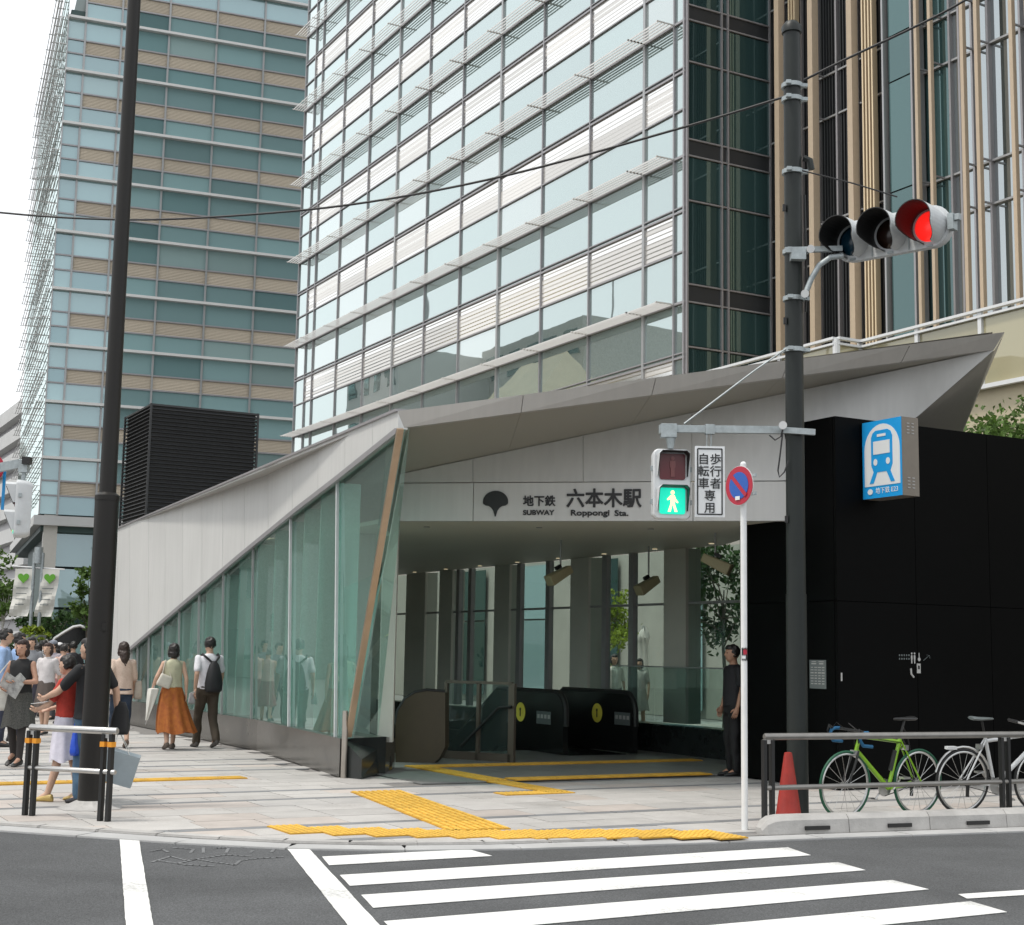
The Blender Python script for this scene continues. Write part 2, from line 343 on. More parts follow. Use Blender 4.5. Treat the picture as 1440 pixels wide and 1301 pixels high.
def lettering(body, size, material, x, y, pos, parent, name='lettering', depth=.004, bold=0.0, align='LEFT', off=None, stretch=1.0):
    cu = bpy.data.curves.new('text', 'FONT'); cu.body = body; cu.size = size; cu.extrude = depth; cu.align_x = align
    to = bpy.data.objects.new('text', cu); COL.objects.link(to)
    dg = bpy.context.evaluated_depsgraph_get(); me = bpy.data.meshes.new_from_object(to.evaluated_get(dg))
    bpy.data.objects.remove(to); bpy.data.curves.remove(cu)
    z = x.cross(y)
    base = Vector(pos) - (off if off is not None else (parent.matrix_basis.translation if parent else Vector()))
    for v in me.vertices: v.co = base + x * v.co.x * stretch + y * v.co.y + z * v.co.z
    if bold:                                            # heavier strokes: shifted copies of the outline, each a hair deeper
        b_ = bmesh.new(); src = me.copy()
        for k_, (ax, ay) in enumerate(((0, 0), (1, 0), (-1, 0), (0, 1), (0, -1), (.7, .7), (-.7, .7), (.7, -.7), (-.7, -.7))):
            c_ = src.copy(); sh_ = x * ax * bold + y * ay * bold + z * (.0002 * k_)
            for v in c_.vertices: v.co += sh_
            b_.from_mesh(c_); bpy.data.meshes.remove(c_)
        b_.to_mesh(me); b_.free(); bpy.data.meshes.remove(src)
    me.materials.clear(); me.materials.append(M[material]); me.update(); me.name = name
    return link(name, me, parent)
def lerp(a, b, t): return a + (b - a) * t
def interp(tab, x):
    for (x0, y0), (x1, y1) in zip(tab, tab[1:]):
        if (x0 <= x <= x1) or (x1 <= x <= x0): return y0 + (y1 - y0) * (x - x0) / (x1 - x0)
    return tab[0][1] if abs(x - tab[0][0]) < abs(x - tab[-1][0]) else tab[-1][1]
def clip_half(poly, p, n):                              # keep the side with (q-p).n >= 0
    out = []
    for i in range(len(poly)):
        a, b = poly[i], poly[(i + 1) % len(poly)]; da, db = (a - p).dot(n), (b - p).dot(n)
        if da >= 0: out.append(a)
        if (da >= 0) != (db >= 0): out.append(a + (b - a) * (da / (da - db)))
    return out
# ------------------------------------------------------------------ ground
def project(p):
    v = CAM_ROT.transposed() @ (Vector(p) - Vector((0, 0, CAM_H)))
    if v.z > -.1: return None
    return 720 + F_PX * v.x / -v.z, 650.5 - F_PX * v.y / -v.z
def seen(p, m=120):
    q = project(p); return q is not None and -m < q[0] < 1440 + m and -m < q[1] < 1301 + m
ROAD_Z = -.03
W_RIGHT, W_LEFT = 13.86, 7.65                           # c of the two glass walls of the entrance
hole = [AC(20.9, 8.05), AC(20.9, 13.55), AC(31.4, 13.55), AC(31.4, 8.05)]
def at_z(l, z): return [Vector((p.x, p.y, z)) for p in l]
b = MB(); b.sheet([[(-900, -300, ROAD_Z), (900, -300, ROAD_Z), (900, 1500, ROAD_Z), (-900, 1500, ROAD_Z)], at_z(hole, ROAD_Z)])
tag(b.build('road', 'asphalt'), kind='structure')
KP = [Vector(p + (0,)) for p in ((-16, 19.6), (-9, 14.75), (-6.4, 13.5), (-4.32, 12.71), (-2.67, 12.12), (-1.75, 11.9), (-1.0, 11.87), (-.06, 12.06), (1.76, 12.73), (2.42, 13.02), (4.89, 14.0), (9, 15.65), (18, 19.4))]
def offset_line(l, d):
    out = []
    for i in range(len(l)):
        t = (l[min(i + 1, len(l) - 1)] - l[max(i - 1, 0)]).normalized(); out.append(l[i] + Vector((-t.y, t.x, 0)) * d)
    return out
def resample(l, step):
    out = [l[0]]; left = step
    for a, c in zip(l, l[1:]):
        L = (c - a).length; pos = 0
        while L - pos >= left: pos += left; out.append(a + (c - a) * (pos / L)); left = step
        left -= L - pos
    return out
K_G = offset_line(KP, .28); K_K = offset_line(KP, .43)
b = MB(); b.sheet([at_z(K_G, -.014) + [Vector((60, 25, -.014)), Vector((60, 140, -.014)), Vector((-60, 140, -.014)), Vector((-60, 45, -.014))], at_z(hole, -.014)])
pav = tag(b.build('pavement', 'joint'), kind='structure')
def strip(parent, name, line, w0, w1, z0, z1, step, material, xr=(-99, 99), gap=.006):
    pts = resample(line, step); a0 = [p for p in pts]
    for p, q in zip(a0, a0[1:]):
        if not (xr[0] <= (p.x + q.x) / 2 <= xr[1]): continue
        t = (q - p).normalized(); nr = Vector((-t.y, t.x, 0)); p2, q2 = p + t * gap, q - t * gap
        mb = MB(); mb.hexa([p2 + nr * w0 + Z * z0, q2 + nr * w0 + Z * z0, q2 + nr * w1 + Z * z0, p2 + nr * w1 + Z * z0, p2 + nr * w0 + Z * z1, q2 + nr * w0 + Z * z1, q2 + nr * w1 + Z * z1, p2 + nr * w1 + Z * z1])
        me = mb.mesh(name, material); bevel_mesh(me, .012 if z1 - z0 > .1 else .004, 2); link(name, me, parent)
fine = resample(KP, .12)
strip(pav, 'gutter_slab', fine, 0.0, .275, -.1, -.016, .96, 'gutter')
strip(pav, 'kerb_stone', fine, .28, .425, -.1, .004, .6, 'kerb', (-99, 2.35))
rk = thing('raised_kerb', 'raised grey concrete kerb with drain slots under the bicycles', 'kerb', (2.5, 13.4, 0))
pts = [p for p in resample(fine, .9) if p.x > 2.4]
for i, (p, q) in enumerate(zip(pts, pts[1:])):
    t = (q - p).normalized(); nr = Vector((-t.y, t.x, 0)); e = .004
    w0, w1, z0, z1 = .285, .50, -.1, .145
    mb = MB(); pr = [(w0, z0), (w1, z0), (w1, z1 - .015), (w1 - .02, z1), (w0 + .06, z1), (w0 + .02, z1 - .04)]
    n = len(pr); ends = []
    if i == 0:                                           # rounded nose
        for k, s in enumerate((.0, .05, .12, .22)):
            sc = (.45, .75, .93, 1.)[k]
            ends.append([p + t * s + nr * (w0 + (w - w0) * 1 + (1 - sc) * (.1 - (w - w0)) * .8) + Z * (z0 + (z - z0) * (sc ** .7)) for w, z in pr])
    else: ends.append([p + t * e + nr * w + Z * z for w, z in pr])
    ends.append([q - t * e + nr * w + Z * z for w, z in pr]); mb.rings(ends)
    mb.build('kerb_block', 'kerb', rk)
    if i in (0, 1, 2):
        c = p + t * .55 + nr * (w0 - .0005) + Z * .035
        s_ = MB(); s_.box(c, (.26, .02, .035), t, nr); s_.build('drain_slot', 'black', rk)
# paving slabs follow the block grid: courses run along V, narrow dark stripes between them
STRIPES = [8.9, 9.9, 11.4, 12.45, 14.7, 15.6, 18.4, 19.3, 20.2, 22.1, 23.0, 25.4, 26.4, 29, 30, 33]
courses = []; a = 8.0
for s in STRIPES:
    k = max(1, round((s - a) / .48)); d = (s - a) / k
    courses += [(a + d * i, a + d * (i + 1), 0) for i in range(k)]; courses.append((s, s + .15, 1)); a = s + .15
halves = []
for p, q in zip(K_K, K_K[1:]):
    t = (q - p).normalized(); halves.append((p + Vector((-t.y, t.x, 0)) * .004, Vector((-t.y, t.x, 0))))
slabs = []
for ci, (a0, a1, dark) in enumerate(courses):
    c = -14 + random.random() * .6
    while c < 24:
        w = random.choice((.6, .75, .9)) if not dark else .9
        ctr = AC((a0 + a1) / 2, c + w / 2); st = 7.3 < c + w / 2 and c < 15.8 and a1 > 15.95
        if seen(ctr, 160) and not st and ctr.y < 36:
            g = .005
            poly = [AC(a0 + g, c + g), AC(a0 + g, c + w - g), AC(a1 - g, c + w - g), AC(a1 - g, c + g)]
            for hp, hn in halves:
                poly = clip_half(poly, hp, hn)
                if len(poly) < 3: break
            if len(poly) >= 3:
                q = [project(p) for p in poly]; ar = abs(sum(q[i][0] * q[(i + 1) % len(q)][1] - q[(i + 1) % len(q)][0] * q[i][1] for i in range(len(q)))) / 2
                if not seen(ctr, 0): ar *= .05
                slabs.append((ar, poly, dark, random.random()))
        c += w
slabs.sort(key=lambda s: -s[0])
rest = MB()
for i, (ar, poly, dark, rn) in enumerate(slabs):
    mi = 2 if dark else (1 if rn < .13 else 0)
    mb = MB() if i < 300 else rest
    mb.cur = 0 if i < 300 else mi
    dz = (random.random() - .5) * .003
    top = at_z(poly, dz); bot = at_z(poly, -.02); k = len(poly); bi = len(mb.v)
    mb.v += top + bot; mb.face([bi + j for j in range(k)])
    for j in range(k): mb.face((bi + j, bi + (j + 1) % k, bi + k + (j + 1) % k, bi + k + j))
    if i < 300: mb.build('paving_slab', ('slab', 'slab_pink', 'slab_dark')[mi], pav)
tag(rest.build('paving_field', ['slab', 'slab_pink', 'slab_dark'], pav), kind='stuff')
# tactile tiles (0.3 m): bars along the path, studs at the edges
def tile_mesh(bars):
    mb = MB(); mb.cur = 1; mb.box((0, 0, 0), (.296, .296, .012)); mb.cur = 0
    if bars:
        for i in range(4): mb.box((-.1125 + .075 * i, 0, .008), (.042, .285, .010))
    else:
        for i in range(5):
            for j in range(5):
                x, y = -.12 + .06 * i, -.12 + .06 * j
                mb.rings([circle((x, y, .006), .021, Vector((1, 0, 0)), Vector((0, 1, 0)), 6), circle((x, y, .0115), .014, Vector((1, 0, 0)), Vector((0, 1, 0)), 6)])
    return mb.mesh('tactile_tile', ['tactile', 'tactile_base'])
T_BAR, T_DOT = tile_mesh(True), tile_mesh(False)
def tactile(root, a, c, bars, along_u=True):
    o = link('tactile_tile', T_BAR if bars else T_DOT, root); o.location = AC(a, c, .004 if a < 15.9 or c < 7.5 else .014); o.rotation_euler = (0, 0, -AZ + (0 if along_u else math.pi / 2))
tp = thing('tactile_path', 'wide yellow ribbed tactile path leading from the crossing to the station', 'tactile paving', (0, 0, 0))
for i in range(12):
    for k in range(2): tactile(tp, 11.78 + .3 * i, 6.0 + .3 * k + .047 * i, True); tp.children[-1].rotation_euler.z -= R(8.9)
te = thing('tactile_edge', 'stepped yellow studded tactile band along the crossing kerb', 'tactile paving', (0, 0, 0))
c = 4.62
while c < 7.95:
    af = interp(((4.3, 12.55), (5.3, 11.82), (6.15, 11.36), (7.4, 10.98), (8.3, 10.5)), c)
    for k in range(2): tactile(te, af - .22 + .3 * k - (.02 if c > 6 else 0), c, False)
    c += .3
tl = thing('tactile_strip', 'narrow yellow tactile strip across the pavement behind the lamp post', 'tactile paving', (0, 0, 0))
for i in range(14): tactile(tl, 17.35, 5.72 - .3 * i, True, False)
ti = thing('tactile_guide', 'yellow tactile guide lines on the station entrance floor', 'tactile paving', (0, 0, 0))
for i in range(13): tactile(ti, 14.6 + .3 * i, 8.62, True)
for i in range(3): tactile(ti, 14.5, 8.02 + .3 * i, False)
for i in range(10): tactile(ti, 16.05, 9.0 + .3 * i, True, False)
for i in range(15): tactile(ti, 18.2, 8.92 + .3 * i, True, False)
# road markings
def marking(label, px, cat='road marking', name='road_marking', group=None):
    pts = [G(x, y, ROAD_Z + .004) for x, y in px]; c = sum(pts, Vector()) / len(pts)
    o = thing(name, label, cat, c, 0, group) if False else None
    mb = MB(); n = 8                                    # slightly ragged paint edge, 3 mm thick
    ring = []
    for i in range(len(pts)):
        p, q = pts[i], pts[(i + 1) % len(pts)]; L = (q - p).length; k = max(1, int(L / .12)); nr = Vector((-(q - p).y, (q - p).x, 0)).normalized()
        for j in range(k): ring.append(p.lerp(q, j / k) + nr * (random.random() - .5) * .004 * (j > 0))
    mb.prism(ring, (0, 0, .003))
    ob = mb.mesh(name, 'paint', False, c); ob = link(name, ob); ob.location = c
    return tag(ob, label, cat, group)
marking('white stripe of the crossing nearest the tactile kerb, shortest of its stripes', [(453, 1205), (660, 1195), (692, 1204), (463, 1217)])
marking('second white crossing stripe counted from the kerb', [(478, 1231), (1108, 1192), (1140, 1203), (492, 1246)])
marking('third white crossing stripe counted from the kerb', [(508, 1259), (1178, 1213), (1217, 1224), (525, 1277)])
marking('fourth white crossing stripe counted from the kerb', [(540, 1296), (1255, 1238), (1306, 1251), (562, 1318)])
marking('white crossing stripe at the bottom edge, farthest from the kerb', [(585, 1340), (1365, 1268), (1416, 1283), (612, 1366)])
marking('slanting white line along the left side of the zebra crossing', [(401, 1190), (431, 1190), (560, 1330), (512, 1330)])
marking('lone white line across the asphalt beneath the lamp post', [(168, 1178), (195, 1178), (220, 1330), (179, 1330)])
marking('short thin white line at the right edge of the road', [(1348, 1258), (1470, 1250), (1490, 1256), (1360, 1264)])
sc_r = thing('road_scribble', 'faint pale sprayed scribble on the asphalt left of the crossing', 'road marking', G(300, 1205, ROAD_Z))  # faint sprayed survey scribble
for stroke in ([(212, 1197), (228, 1194), (236, 1198)], [(244, 1192), (272, 1194), (268, 1199)], [(286, 1192), (286, 1199)], [(300, 1193), (322, 1192), (318, 1199)], [(340, 1191), (386, 1193), (382, 1198)], [(355, 1196), (352, 1199)],
               [(214, 1212), (240, 1204), (262, 1210), (288, 1206), (318, 1202), (352, 1204)], [(250, 1214), (276, 1208), (300, 1212), (330, 1216), (338, 1210), (362, 1207), (398, 1205)], [(222, 1210), (262, 1216), (300, 1218)]):
    sc = MB(); pts = [G(x, y, ROAD_Z + .004) for x, y in stroke]; f = []
    for p, q in zip(pts, pts[1:]): f += [p.lerp(q, i / 4) for i in range(4)]
    f.append(pts[-1])
    for p, q in zip(f, f[1:]):
        t = (q - p).normalized(); nr = Vector((-t.y, t.x, 0)) * .013; sc.quad(p - nr - t * .005, q - nr + t * .005, q + nr + t * .005, p + nr - t * .005)
    sc.build('paint_stroke', 'scribble', sc_r)

# ------------------------------------------------------------------ station entrance
def wallpt(px, py, line):                               # hit a vertical folded wall
    r = ray(px, py); best = None
    for k, (p, q) in enumerate(zip(line, line[1:])):
        d = q - p; det = -r.x * d.y + d.x * r.y
        if abs(det) < 1e-9: continue
        s = (-p.x * d.y + d.x * p.y) / det; t = (r.x * p.y - r.y * p.x) / det
        if s > 0 and (-1e-4 <= t <= 1.0001 or (k == 0 and t < 0) or (k == len(line) - 2 and t > 1)):
            if best is None or s < best: best = s
    return Vector((r.x * best, r.y * best, CAM_H + r.z * best))
Q0, A1, A2, A3 = Vector((-1.22, 16.30, 0)), Vector((-2.06, 18.38, 0)), Vector((-3.89, 22.92, 0)), Vector((-7.86, 30.31, 0))
A4 = A3 + U * 1.4
WL = [Q0, A1, A2, A3, A4]
st = thing('station_entrance', 'white angular subway station entrance with slanting glass side and sign band', 'station', (-1, 20, 0))
TOP = ((560, 578), (420, 637), (160, 746), (140, 754)); LOW = ((560, 603), (476, 670), (420, 713), (338, 780), (263, 844), (182, 913), (178, 994), (140, 990))
inL = Vector((.877, .481, 0))                           # into the building from the left wall
xs = [560, 524, 485, 447, 411, 377, 344, 313, 284, 257, 232, 209, 182.5, 165, 152]
for x0, x1 in zip(xs, xs[1:]):
    e = .13; xa, xb = x0 - e, x1 + e
    mids = [x for x in (476, 420, 338, 263) if xb < x < xa]
    upper = [wallpt(x, interp(TOP, x), WL) for x in [xa] + [m for m in mids] + [xb]]
    lower = [wallpt(x, interp(LOW, x) if x > 182.4 else 996, WL) for x in [xa] + [m for m in mids] + [xb]]
    mb = MB(); mb.prism(upper + lower[::-1], inL * .12); mb.build('wall_panel', 'white_panel', st)
mb = MB()                                               # dark metal trims on the upper and the lower edge of the white side wall
for a, c in zip(TOP[:-1], TOP[1:]):
    p, q = wallpt(a[0], a[1], WL), wallpt(c[0], c[1], WL)
    for k in range(10):
        s0, s1 = wallpt(lerp(a[0], c[0], k / 10), lerp(a[1], c[1], k / 10), WL), wallpt(lerp(a[0], c[0], (k + 1) / 10), lerp(a[1], c[1], (k + 1) / 10), WL)
        mb.bar(s0 + inL * .05 + Z * .012, s1 + inL * .05 + Z * .012, .16, .03)
mb.build('coping', 'mullion', st)
mb = MB()
for a, c in zip(LOW[:-3], LOW[1:-2]):
    for k in range(6):
        s0, s1 = wallpt(lerp(a[0], c[0], k / 6), lerp(a[1], c[1], k / 6), WL), wallpt(lerp(a[0], c[0], (k + 1) / 6), lerp(a[1], c[1], (k + 1) / 6), WL)
        mb.bar(s0 - inL * .015 - Z * .03, s1 - inL * .015 - Z * .03, .05, .07)
mb.build('glazing_trim', 'mullion', st)
# plinth of dark granite with a chamfered nose
PL_H = .47
nose, rc = G(508, 1096), G(551, 1084)
outer = [A4, A3, A2, A1 + Vector((-.02, 0, 0)), nose, rc]
inner = [A4 + inL * .4, A3 + inL * .42, A2 + inL * .42, A1 + Vector((.50, .62, 0)), rc + Vector((-.02, .45, 0)), rc + Vector((0, .4, 0))]
mb = MB()
for i in range(3):
    p, q, pi_, qi = outer[i], outer[i + 1], inner[i], inner[i + 1]
    h = Z * PL_H; mb.hexa([p, q, qi, pi_, p + h, q + h, qi + h, pi_ + h])
mb.build('plinth', 'granite', st)
mb = MB(); tl_, tr_, nt = A1 + Z * PL_H, D(548, 1041, rc.y + .02), nose + Z * .24
bl = inner[3]; br = rc + Vector((0, .45, 0))
mb.v += [Vector(p) for p in (A1, nose, rc, br, bl, tl_, nt, tr_, br + Z * tr_.z, bl + Z * PL_H)]
for f in ((0, 1, 6, 5), (1, 2, 7, 6), (2, 3, 8, 7), (5, 6, 7), (5, 7, 8, 9), (0, 5, 9, 4), (4, 9, 8, 3)): mb.face(f)
mb.build('plinth_nose', 'granite_blk', st)
# side glazing: one pane per bay, glass fins behind, silver cover strips in front
gx = [478, 412, 359, 317, 283, 255, 232, 212, 196, 184]
WI = [p + inL * .06 for p in WL]
def low_at(x, wall): p = wallpt(x, 950, wall); p.z = PL_H; return p
beam_b = D(490, 1036, 18.36); beam_t = wallpt(563, 603, WL)
first = [beam_b + inL * .05 + Vector((-.03, 0, .01)), beam_t + inL * .05, wallpt(478, interp(LOW, 478), WI), low_at(478, WI)]
mb = MB(); mb.prism(first, inL * .015); mb.build('side_pane', 'station_glass', st)
for x0, x1 in zip(gx, gx[1:]):
    ms = [m for m in (420, 338, 263) if x1 < m < x0]
    up = [wallpt(x, interp(LOW, x), WI) for x in [x0 - .4] + ms + [x1 + .4]]
    lo = [low_at(x, WI) for x in [x1 + .4] + [x0 - .4]]
    mb = MB(); mb.prism(up + lo, inL * .015); mb.build('side_pane', 'station_glass', st)
for i, x in enumerate(gx[:-1]):
    t, l_ = wallpt(x, interp(LOW, x) + 1, WI), low_at(x, WI)
    mb = MB(); mb.bar(l_ - inL * .035, t - inL * .035, .03 if i < 2 else .02, .035, inL); mb.build('cover_strip', 'whitegrey' if i < 2 else 'mullion_lt', st)
fin_line = resample([A1, A2, A3], .92)
for fp in fin_line[1:-1]:
    q_ = fp + inL * .06; pq = project(q_ + Z * 1.5); t = Vector((q_.x, q_.y, 0)); l_ = Vector((q_.x, q_.y, PL_H)); zt_ = None
    for zz_ in range(10, 80):                           # where the sloping white wall cuts the fin
        pz = project(q_ + Z * zz_ * .06)
        if pz[1] < interp(LOW, max(pz[0], 183)) + 2: break
        zt_ = zz_ * .06
    if not zt_: continue
    t = l_ + Z * (zt_ - PL_H); nn = U * .014; k = inL * .36
    mb = MB(); mb.hexa([l_ + inL * .05 - nn, l_ + k - nn, l_ + k + nn, l_ + inL * .05 + nn, t + inL * .05 - nn, t + k - nn, t + k + nn, t + inL * .05 + nn]); mb.build('glass_fin', 'fin_glass', st)
for a in (20.2, 22.6, 25.0, 27.4, 29.8):
    mb = MB(); mb.box(AC(a, 8.55, 1.55), (.22, .3, 3.5), U, V); mb.build('inner_column', 'white_panel', st)
# leaning bronze beam, return pane, front column
mb = MB(); mb.bar(beam_b, beam_t, .04, .075, inL); mb.build('leaning_beam', 'bronze', st)
FL, FR = D(552, 735, 19.4), D(1132, 738, 18.35); FL.z = FR.z = 3.29
col_x = D(546, 900, 19.45)
mb = MB(); mb.box((col_x.x, 19.45, (4.4 + .38) / 2), (.2, .22, 4.4 - .38)); mb.build('column', 'column', st)
mb = MB(); mb.prism([beam_b + Vector((.06, .02, .02)), beam_t + Vector((.09, .05, 0)), Vector((col_x.x - .11, 19.40, 4.0)), Vector((col_x.x - .11, 19.40, .42))], (.012, .006, 0)); mb.build('return_pane', 'station_glass', st)
fd = (FR - FL); fd.z = 0; fd.normalize(); fn = Vector((fd.y, -fd.x, 0))      # along the sign band; its outward normal
def fpt(px, py): return on_wall(px, py, FL, fd)
# sign band
B_TOP, B_BOT = 3.80, 3.295
for x0, x1 in ((553, 664.5), (665.5, 974), (975, 1133)):
    p, q = fpt(x0, 735), fpt(x1, 735); p.z = q.z = B_BOT; h = Z * (B_TOP - B_BOT)
    mb = MB(); mb.prism([p, q, q + h, p + h], -fn * .12); mb.build('sign_panel', 'white_panel', st)
def sign_text(s, px, py, size, bold, stretch=1.0): return lettering(s, size, 'ink', fd, Z, fpt(px, py) + fn * .008, st, 'lettering', .006, bold, 'LEFT', None, stretch)
sign_text('地下鉄', 735.5, 710.5, .148, .0035, .98); sign_text('SUBWAY', 735.5, 724.2, .090, .003, 1.14)
sign_text('六本木駅', 796, 711, .258, .0065, .965); sign_text('Roppongi', 802, 725.0, .104, .003, 1.3); sign_text('Sta.', 864, 725.5, .104, .003, 1.25)
# ginkgo-leaf emblem
ec = fpt(697, 708) + fn * .004; s_ = .185
leaf = []
for i in range(25):
    a = R(192 - (204) * i / 24); leaf.append((math.cos(a) * .92, math.sin(a) * .78 + .12))
r_side = [(.72, -.16), (.48, -.2), (.3, -.33), (.16, -.52), (.08, -.76), (.035, -.95)]
leaf += r_side + [(-x, y) for x, y in r_side[::-1]]
mb = MB(); mb.prism([ec + fd * x * s_ + Z * y * s_ for x, y in leaf], fn * .012); mb.build('emblem', 'ink', st)
# white wall above the sign band: rises to the tip of the roof
TIPB, TIPT = D(1398, 492, 18.3), D(1413, 467, 18.22)
W0 = D(562, 667, 19.38)
def upper_line(px):
    lo_, hi_ = 0.0, 1.0
    for _ in range(30):
        md = (lo_ + hi_) / 2
        if project(W0.lerp(TIPB, md))[0] < px: lo_ = md
        else: hi_ = md
    return W0.lerp(TIPB, lo_)
_e = fpt(1133, 684); _e.z = B_TOP + .012; PN = (TIPB - W0).cross(_e - W0).normalized()   # the white front is one flat triangle
def on_front(px, py): r_ = ray(px, py); o_ = Vector((0, 0, CAM_H)); return o_ + r_ * ((W0 - o_).dot(PN) / r_.dot(PN))
def lower_line(px):
    if px <= 1100: p = fpt(px, 684); p.z = B_TOP + .012; return p
    e0 = fpt(1100, 684); e0.z = B_TOP + .012; e1 = fpt(1160, 684); e1.z = B_TOP + .012; Bq = D(1290, 586, 18.62)
    if px <= 1290: t = (px - 1100) / 190; return e0 * (1 - t) ** 2 + e1 * 2 * t * (1 - t) + Bq * t * t       # sweeps up over the black block
    return Bq.lerp(TIPB, min(1, (px - 1290) / 108))
def front_patch(x0, x1, ns):
    mb = MB(); m_ = 6; g = .35 if ns < 12 else 0
    gr_ = [[lower_line(lerp(x0 + .3, x1 - g, i / ns)).lerp(upper_line(lerp(x0 + .3, x1 - g, i / ns)), k / m_) for k in range(m_ + 1)] for i in range(ns + 1)]
    for i in range(ns):
        for k in range(m_):
            a, b_, c, d = gr_[i][k], gr_[i + 1][k], gr_[i + 1][k + 1], gr_[i][k + 1]
            if (c - b_).length < 1e-4 and (b_ - c).length < 1e-4: mb.poly((a, b_, d))
            else: mb.quad(a, b_, c, d)
    me = mb.mesh('front_panel', 'white_panel', 'all', st.matrix_basis.translation); bm = bmesh.new(); bm.from_mesh(me); bmesh.ops.remove_doubles(bm, verts=bm.verts, dist=1e-4)
    ex = bmesh.ops.extrude_face_region(bm, geom=bm.faces[:]); vs = [v for v in ex['geom'] if isinstance(v, bmesh.types.BMVert)]
    bmesh.ops.translate(bm, verts=vs, vec=-fn * .08); bmesh.ops.recalc_face_normals(bm, faces=bm.faces); bm.to_mesh(me); bm.free(); me.shade_smooth(); me.set_sharp_from_angle(angle=R(40)); link('front_panel', me, st)
for x0, x1, ns in ((562, 665, 4), (665, 820, 5), (820, 973, 6), (973, 1397, 24)): front_patch(x0, x1, ns)
Bp = lower_line(1290); Cp = D(1352, 612, 22.6)
mb = MB(); mb.v += [TIPB + Vector((.01, .01, 0)), TIPT, TIPT + (Cp - TIPT) * 1.25, TIPB + (Bp - TIPB) * 1.3 + Vector((.02, .03, 0))]
for f in ((0, 1, 2), (0, 2, 3)): mb.face(f)
mb.build('end_panel', 'fascia', st)
# roof edge, soffit, roof
R0T, R0B = wallpt(560, 578, WL), wallpt(559, 603, WL)
fx = [0, .19, .40, .62, .83, 1]
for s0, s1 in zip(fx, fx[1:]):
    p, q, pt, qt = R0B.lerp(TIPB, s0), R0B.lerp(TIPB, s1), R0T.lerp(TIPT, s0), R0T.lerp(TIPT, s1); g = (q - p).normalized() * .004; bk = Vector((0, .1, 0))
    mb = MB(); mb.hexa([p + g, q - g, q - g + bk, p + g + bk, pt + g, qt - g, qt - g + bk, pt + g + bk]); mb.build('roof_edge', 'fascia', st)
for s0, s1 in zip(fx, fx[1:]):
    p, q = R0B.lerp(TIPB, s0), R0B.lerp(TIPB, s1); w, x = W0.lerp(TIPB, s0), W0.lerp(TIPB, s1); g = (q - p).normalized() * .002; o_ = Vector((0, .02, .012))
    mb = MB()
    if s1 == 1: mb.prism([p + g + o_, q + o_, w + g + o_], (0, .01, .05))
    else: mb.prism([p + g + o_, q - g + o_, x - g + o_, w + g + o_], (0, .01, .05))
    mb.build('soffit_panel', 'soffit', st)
backL, backR = wallpt(158, 746, WL), AC(31.6, W_RIGHT + .3, 4.1)
mb = MB(); ins = Vector((.1, .12, .0)); rt = [R0T + ins + Z * .02, TIPT + Vector((-.12, .1, .02)), Cp + Z * .4, backR, backL + inL * .1 + Z * .02]
mid = sum(rt, Vector()) / 5 + Z * .15
bi = len(mb.v); mb.v += rt + [mid]
for i in range(5): mb.face((bi + i, bi + (i + 1) % 5, bi + 5))
mb.build('roof', 'fascia', st)
# ceiling of the hall
mb = MB(); cz = 3.31
c0, c1 = Vector((FL.x + .03, FL.y + .1, cz)), Vector((FR.x, FR.y + .1, cz)); cr, cl_ = AC(31.4, W_RIGHT - .06, cz), AC(31.4, W_LEFT + .35, cz)
mb.prism([c0, c1, AC(18.4, W_RIGHT + .05, cz), cr, cl_, AC(20.5, W_LEFT + .42, cz)], (0, 0, .06)); mb.build('ceiling', 'ceiling', st)
for i in range(9):
    p = AC(18.2 + i * 1.55, W_RIGHT - .32, cz - .004); mb = MB(); mb.prism(circle(p, .045, U, V, 14), (0, 0, -.006)); mb.build('downlight', 'lamp_lit', st)
for x, y in ((600, 741), (758, 742), (915, 744), (1085, 748)):
    p = G(x, y, cz - .004); mb = MB(); mb.prism(circle(p, .045, U, V, 14), (0, 0, -.006)); mb.build('downlight', 'mullion_lt', st)
# right-hand glass wall with columns
RW = lambda a, z, d=0: AC(a, W_RIGHT + d, z)
def a_at(px): return on_wall(px, 900, RW(20, 0), U).dot(U)
mb = MB(); mb.hexa([RW(17.3, -.01, -.12), RW(31.4, -.01, -.12), RW(31.4, -.01, .25), RW(17.3, -.01, .25), RW(17.3, .46, -.12), RW(31.4, .46, -.12), RW(31.4, .46, .25), RW(17.3, .46, .25)]); mb.build('ledge', 'granite_blk', st)
for x0, x1 in ((935, 968), (803, 830), (693, 721), (618, 637), (573, 597)):
    a0, a1 = a_at(x1), a_at(x0); mb = MB(); ac = (a0 + a1) / 2; mb.box(RW(ac, 1.9, .11), (min(a1 - a0, .62) if x0 > 600 else 1.0, .3, 2.82), U, V); mb.build('wall_column', 'column', st)
for x in (890, 852, 772, 731, 662, 645):
    mb = MB(); mb.box(RW(a_at(x), 1.9, .0), (.14, .1, 2.82), U, V); mb.build('wall_mullion', 'mullion', st)
ga = [17.45, 19.05, a_at(951), a_at(890), a_at(852), a_at(816), a_at(772), a_at(731), a_at(707), a_at(662), a_at(627), 29.8, 31.4]
for a0, a1 in zip(ga, ga[1:]):
    mb = MB(); mb.hexa([RW(a0 + .01, .46, .01), RW(a1 - .01, .46, .01), RW(a1 - .01, .46, .025), RW(a0 + .01, .46, .025), RW(a0 + .01, 3.3, .01), RW(a1 - .01, 3.3, .01), RW(a1 - .01, 3.3, .025), RW(a0 + .01, 3.3, .025)]); mb.build('rear_pane', 'clear_glass', st)
mb = MB()
mb.bar(RW(17.4, 2.42, .02), RW(31.4, 2.42, .02), .03, .04); mb.build('transom', 'mullion', st)
